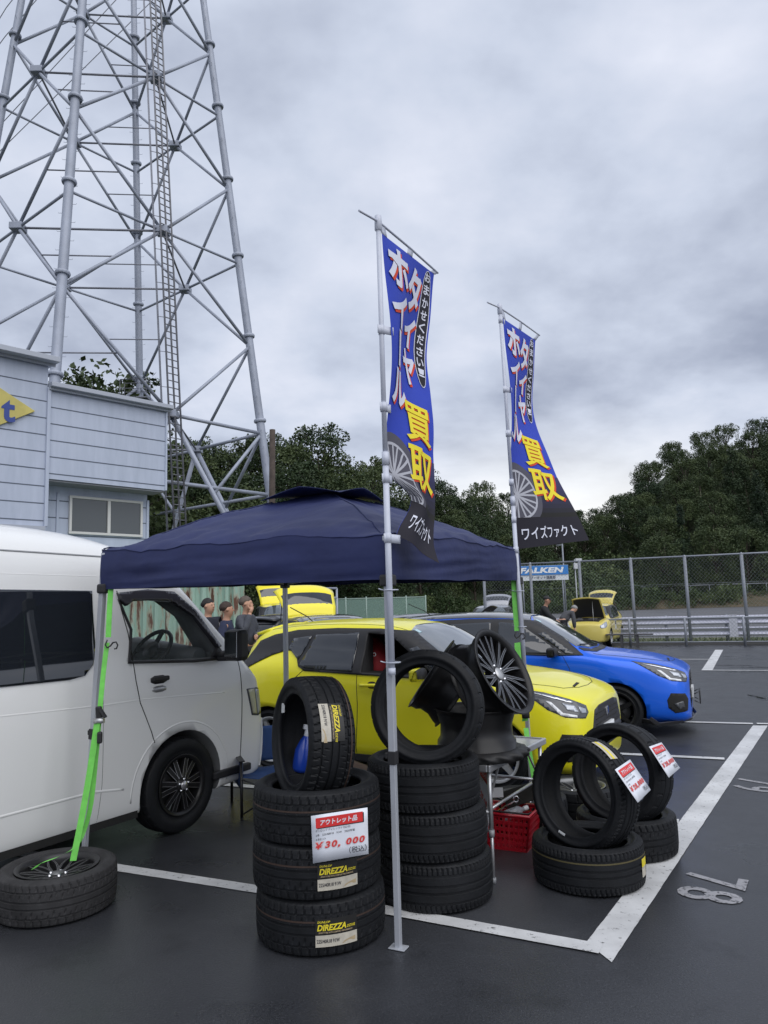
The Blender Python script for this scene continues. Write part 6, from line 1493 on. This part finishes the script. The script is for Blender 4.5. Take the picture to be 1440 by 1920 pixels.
mb = MB(); mb.box((0, -.19, .25), (.39, .10, .004), Matrix.Rotation(.5, 3, 'X')); mb.box((-.24, 0, .26), (.10, .29, .004), Matrix.Rotation(.4, 3, 'Y')); mb.build('flap', MATS['cardboard'], bxs)
# ================================================================== cars further back
hatchback('black_hatchback', 'black hatchback with closed tailgate behind the yellow car and beside the three men', 'car', (-2.04, 17.5), RA(62), M_blk, wstyle='five', wbody=M_gblk, simple=True, plate='22-03')
g2 = hatchback('yellow_hatchback', 'yellow car with raised tailgate right behind the near yellow car roof', 'car', (-1.0, 13.17), RA(-70), M_yel2, roof=M_roofblk, simple=True, gate_open=108)
g1 = hatchback('yellow_hatchback', 'yellow car with raised tailgate furthest back beside the rusty container', 'car', (-3.45, 25.0), RA(-75), M_yel2, simple=True, gate_open=112); g1.scale = (1.2,) * 3
cp_ = hatchback('silver_coupe', 'low silver car with its black bonnet propped open beyond the blue roof', 'car', (1.55, 21.5), RA(-24), M_sil, simple=True, hood_open=48); cp_.scale = (.95, 1, .9)
for ch in kids(cp_):
    if ch.name.startswith('open_bonnet'):
        for c2 in kids(ch):
            if c2.name.startswith('bonnet_skin'): c2.data.materials[0] = M_blk
q = MB(); q.bar((-1.75, -.62, 1.36), (-1.75, .62, 1.40), .22, .02); q.bar((-1.7, -.4, 1.2), (-1.72, -.4, 1.38), .03, .03); q.bar((-1.7, .4, 1.2), (-1.72, .4, 1.38), .03, .03); q.build('rear_wing', M_plas, cp_)
hatchback('silver_wagon', 'silver car with raised grey tailgate beyond the green strap', 'car', (4.15, 29.5), RA(-105), M_sil, simple=True, gate_open=95)
kv = hatchback('little_yellow_van', 'little pale yellow van with bonnet and tailgate both open by the fence', 'van', (7.5, 27.0), RA(-117), M_pale, simple=True, gate_open=100, hood_open=50); kv.scale = (.86, .86, .98)
q = MB(); sk2 = Skin(loft(HB, .12, 3)); q = sk2.patch('L', [(.30, .55), (.02, .55), (.02, .88), (.30, .88)], .006, .06); q.build('door_sticker', M_white, kv)
q = sk2.patch('L', [(.26, .72), (.08, .72), (.08, .85), (.26, .85)], .010, .06); q.build('door_sticker', M_plas, kv)

# ================================================================== people
def skinned(pts, edges, sub=2):
    """pts: name -> (x, y, z, radius); edges: pairs; the first point is the root"""
    nm = list(pts); me = bpy.data.meshes.new('s'); me.from_pydata([pts[n][:3] for n in nm], [(nm.index(a), nm.index(b)) for a, b in edges], [])
    o = bpy.data.objects.new('s', me); COL.objects.link(o); md = o.modifiers.new('k', 'SKIN'); md.use_smooth_shade = True
    for i, n in enumerate(nm):
        r = pts[n][3]; sv = me.skin_vertices[0].data[i]; sv.radius = (r, r) if not isinstance(r, tuple) else r; sv.use_root = (i == 0)
    s_ = o.modifiers.new('u', 'SUBSURF'); s_.levels = sub; s_.render_levels = sub
    m2 = bpy.data.meshes.new_from_object(o.evaluated_get(bpy.context.evaluated_depsgraph_get())); bpy.data.objects.remove(o)
    for p in m2.polygons: p.use_smooth = True
    return m2
M_skin = mat('skin', (.50, .29, .20), .55, spec=.35); M_skin2 = mat('skin_tan', (.43, .24, .165), .55, spec=.35)
def person(label, loc, rz, h=1.75, arms='down', top=(.02, .024, .05), trousers=(.03, .032, .04), hair=(.012, .01, .01), look=0.0, bend=0.0, cap=False, skin=M_skin, hairlen=1.0, grey_stripe=False):
    k = h / 1.75; t = thing('person', label, 'person', (loc[0], loc[1], 0), rz)
    # figure faces +x in its own frame; z up
    B = lambda x, z: (x * cos(bend) + (z - .95) * sin(bend), .95 + (z - .95) * cos(bend) - x * sin(bend)) if z > .95 else (x, z)
    def P3(x, y, z, r): a, b = B(x, z); return (a * k, y * k, b * k, r * k if not isinstance(r, tuple) else (r[0] * k, r[1] * k))
    J = {}
    J['pelvis'] = P3(0, 0, .96, .125); J['waist'] = P3(.01, 0, 1.10, .115); J['chest'] = P3(.0, 0, 1.30, .135); J['neckb'] = P3(-.01, 0, 1.46, .075); J['neck'] = P3(.0, 0, 1.53, .052)
    E_ = [('pelvis', 'waist'), ('waist', 'chest'), ('chest', 'neckb'), ('neckb', 'neck')]
    cl, sl_ = cos(look), sin(look)
    for n, (x, z, r) in {'jaw': (.035, 1.585, .082), 'face': (.02, 1.655, .104), 'crown': (-.005, 1.705, .100)}.items(): a = P3(x * cl, x * sl_, z, r); J[n] = a
    E_ += [('neck', 'jaw'), ('jaw', 'face'), ('face', 'crown')]
    hands = []
    for s in (-1, 1):
        n = 'r' if s < 0 else 'l'
        J['hip' + n] = P3(0, s * .095, .90, .095); J['knee' + n] = P3(.02, s * .11, .50, .062); J['ank' + n] = P3(-.02, s * .115, .09, .042); J['toe' + n] = P3(.12, s * .13, .035, .035)
        J['sh' + n] = P3(-.01, s * .17, 1.41, .055)
        pose = arms if isinstance(arms, str) else arms[0 if s < 0 else 1]
        el, wr = {'down': ((-.03, s * .25, 1.13), (.05, s * .26, .88)), 'cross': ((.02, s * .27, 1.15), (.24, s * -.06, 1.13)), 'mouth': ((.14, s * .24, 1.20), (.13, s * .06, 1.52)), 'reach': ((.22, s * .24, 1.22), (.44, s * .20, 1.12)), 'pocket': ((-.08, s * .27, 1.14), (.08, s * .19, .95))}[pose]
        J['el' + n] = P3(*el, .046); J['wr' + n] = P3(*wr, .032); hands.append((V(J['wr' + n][:3]), (V(J['wr' + n][:3]) - V(J['el' + n][:3])).normalized(), s))
        E_ += [('pelvis', 'hip' + n), ('hip' + n, 'knee' + n), ('knee' + n, 'ank' + n), ('ank' + n, 'toe' + n), ('chest', 'sh' + n), ('sh' + n, 'el' + n), ('el' + n, 'wr' + n)]
    me = skinned(J, E_)
    bm = bmesh.new(); bm.from_mesh(me)
    hm = MB()
    for w, d, s in hands:                                # palm, four fingers of different lengths, thumb from its side
        sd = d.cross(V((1, 0, .2))).normalized() if abs(d.x) < .9 else V((0, 1, 0)); pn = d.cross(sd)
        hm.tube([w - d * .02 * k, w + d * .04 * k, w + d * .085 * k], [.026 * k, .036 * k, .034 * k], 10)
        for i, ln in enumerate((.062, .072, .068, .052)):
            b = w + d * .085 * k + sd * (i - 1.5) * .018 * k; hm.tube([b, b + (d * .6 + pn * .1) * ln * k, b + (d * .95 + pn * .4) * ln * k], [.0095 * k, .009 * k, .007 * k], 6)
        b = w + d * .03 * k + sd * -.03 * k; hm.tube([b, b + (d * .5 - sd * .6) * .04 * k, b + (d - sd * .8 + pn * .3) * .05 * k], [.012 * k, .011 * k, .008 * k], 6)
    fc = V(J['face'][:3]); fd = V((cl * cos(bend * .6), sl_, -sin(bend * .6))).normalized(); sdv = V((-sl_, cl, 0)); upv = fd.cross(sdv) * 1.0
    if upv.z < 0: upv = -upv
    hm.tube([fc + fd * .080 * k + upv * .012 * k, fc + fd * .097 * k - upv * .02 * k, fc + fd * .083 * k - upv * .03 * k], [.008 * k, .014 * k, .008 * k], 6)
    for s in (-1, 1): hm.lathe([(0, .012), (.028, .006), (.030, -.006), (0, -.012)], 10, Matrix.Translation(fc + sdv * s * .083 * k - upv * .005 * k) @ frame((0, 0, 0), sdv) @ Matrix.Scale(k, 4))
    nv = len(bm.verts)
    vs = [bm.verts.new(v) for v in hm.v]
    for f in hm.f:
        try: q = bm.faces.new([vs[i] for i in f]); q.smooth = True
        except ValueError: pass
    bm.to_mesh(me); bm.free(); me.materials.clear(); me.materials.append(skin); b_ = bpy.data.objects.new('body', me); COL.objects.link(b_); b_.parent = t
    q = MB()
    for s in (-1, 1): q.lathe([(0, .003), (.011, .0), (0, -.003)], 8, Matrix.Translation(fc + fd * .083 * k + sdv * s * .031 * k + upv * .018 * k) @ frame((0, 0, 0), fd))
    q.build('eyes', mat('eye_dark', (.02, .015, .012), .3), b_)
    q = MB(); q.bar(fc + fd * .087 * k - upv * .05 * k - sdv * .022 * k, fc + fd * .087 * k - upv * .05 * k + sdv * .022 * k, .006, .004); q.build('mouth', mat('lips', (.30, .10, .08), .5), b_)
    def garment(nm, names, edges, ex, m, over=()):
        g = {}
        for n in names: x, y, z, r = J[n]; g[n] = (x, y, z, r + ex * k)
        for n, v in over: g[n] = v
        mm = skinned(g, edges); mm.materials.append(m); o = bpy.data.objects.new(nm, mm); COL.objects.link(o); o.parent = t; return o
    mt = mat('cloth_%02x%02x%02x' % tuple(int(c * 255) for c in top), top, .85, var=.15, vscale=14, bump=.4, bscale=25); mt2 = mat('trousers_%02x%02x%02x' % tuple(int(c * 255) for c in trousers), trousers, .85)
    garment('jacket', ['chest', 'waist', 'pelvis', 'neckb', 'shr', 'elr', 'shl', 'ell'], [('chest', 'waist'), ('waist', 'pelvis'), ('chest', 'neckb'), ('chest', 'shr'), ('shr', 'elr'), ('chest', 'shl'), ('shl', 'ell'), ('elr', 'cuffr'), ('ell', 'cuffl')], .032, mt, [('cuff' + n, tuple(V(J['el' + n][:3]).lerp(V(J['wr' + n][:3]), .9)) + (.055 * k,)) for n in 'rl'])
    garment('trousers', ['pelvis', 'hipr', 'kneer', 'hipl', 'kneel'], [('pelvis', 'hipr'), ('hipr', 'kneer'), ('kneer', 'hemr'), ('pelvis', 'hipl'), ('hipl', 'kneel'), ('kneel', 'heml')], .016, mt2, [('hem' + n, (J['ank' + n][0], J['ank' + n][1], J['ank' + n][2] + .03 * k, .06 * k)) for n in 'rl'])
    q = MB()
    for s in 'rl': a = V(J['ank' + s][:3]); q.tube([a + V((-.05, 0, -.03)) * k, a + V((.03, 0, -.04)) * k, V(J['toe' + s][:3]) + V((.03, 0, .005)) * k], [.045 * k, .052 * k, .036 * k], 10)
    q.build('shoes', mat('dark_shoes', (.02, .02, .022), .6), t)
    hc = V(J['crown'][:3]) ; q = MB()
    def hair_(u, v):
        a = 2 * pi * u; e = v * RA(118 if not cap else 95); d = upv * cos(e) + (fd * cos(a) + sdv * sin(a)) * sin(e); fr = max(0, cos(a))
        if e > RA(80) and fr > .3: d = (upv * cos(RA(80)) + (fd * cos(a) + sdv * sin(a)) * sin(RA(80)))
        r = (.093 + .009 * noise.noise(V((u * 14, v * 6, h)))) * k * (1 + .12 * abs(cos(a)) ) * (.96 if v > .9 else 1)
        return hc - upv * .022 * k - fd * .008 * k + d * r
    q.grid(hair_, 28, 12); q.build('hair' if not cap else 'cap', mat('hair_%02x%02x%02x' % tuple(int(c * 255) for c in hair), hair, .7, bump=.6, bscale=80), t, thick=.006)
    if cap: q = MB(); q.grid(lambda u, v: hc + upv * .0 + fd * (.08 + .09 * v) * k + sdv * (u - .5) * .16 * k - upv * .02 * k * v, 6, 3); q.build('cap_peak', mat('cap_black', (.012, .012, .014), .7), t, thick=.005)
    if grey_stripe:
        q = MB(); q.tube([V(J['shl'][:3]) + V((0, .09, .0)) * k, V(J['ell'][:3]) + V((0, .055, 0)) * k], .022 * k, 6); q.build('sleeve_stripe', M_white, t)
    return t
person('young man with black hair in dark jacket with white sleeve stripe, nearest the van', (-3.02, 12.6), RA(-35), 1.80, ('down', 'down'), (.015, .018, .03), look=RA(10), grey_stripe=True)
person('man in navy jersey with short brown hair turned to the right, middle of three', (-2.60, 12.1), RA(5), 1.73, ('pocket', 'down'), (.016, .022, .055), hair=(.035, .02, .014), skin=M_skin2)
person('grinning man in grey padded jacket holding a hand to his mouth', (-2.40, 12.7), RA(-25), 1.82, ('mouth', 'cross'), (.055, .06, .075), hair=(.09, .07, .055), look=RA(15))
person('man in black jacket and cap looking down beyond the blue car', (4.62, 22.2), RA(-25), 1.74, ('reach', 'down'), (.012, .013, .016), hair=(.012, .012, .014), cap=True, look=RA(0), bend=.22, skin=M_skin2)
person('grey haired person in grey jacket bent over the open bonnet of the yellow van', (5.72, 24.6), RA(25), 1.70, ('reach', 'reach'), (.06, .062, .07), hair=(.25, .25, .25), bend=.95)
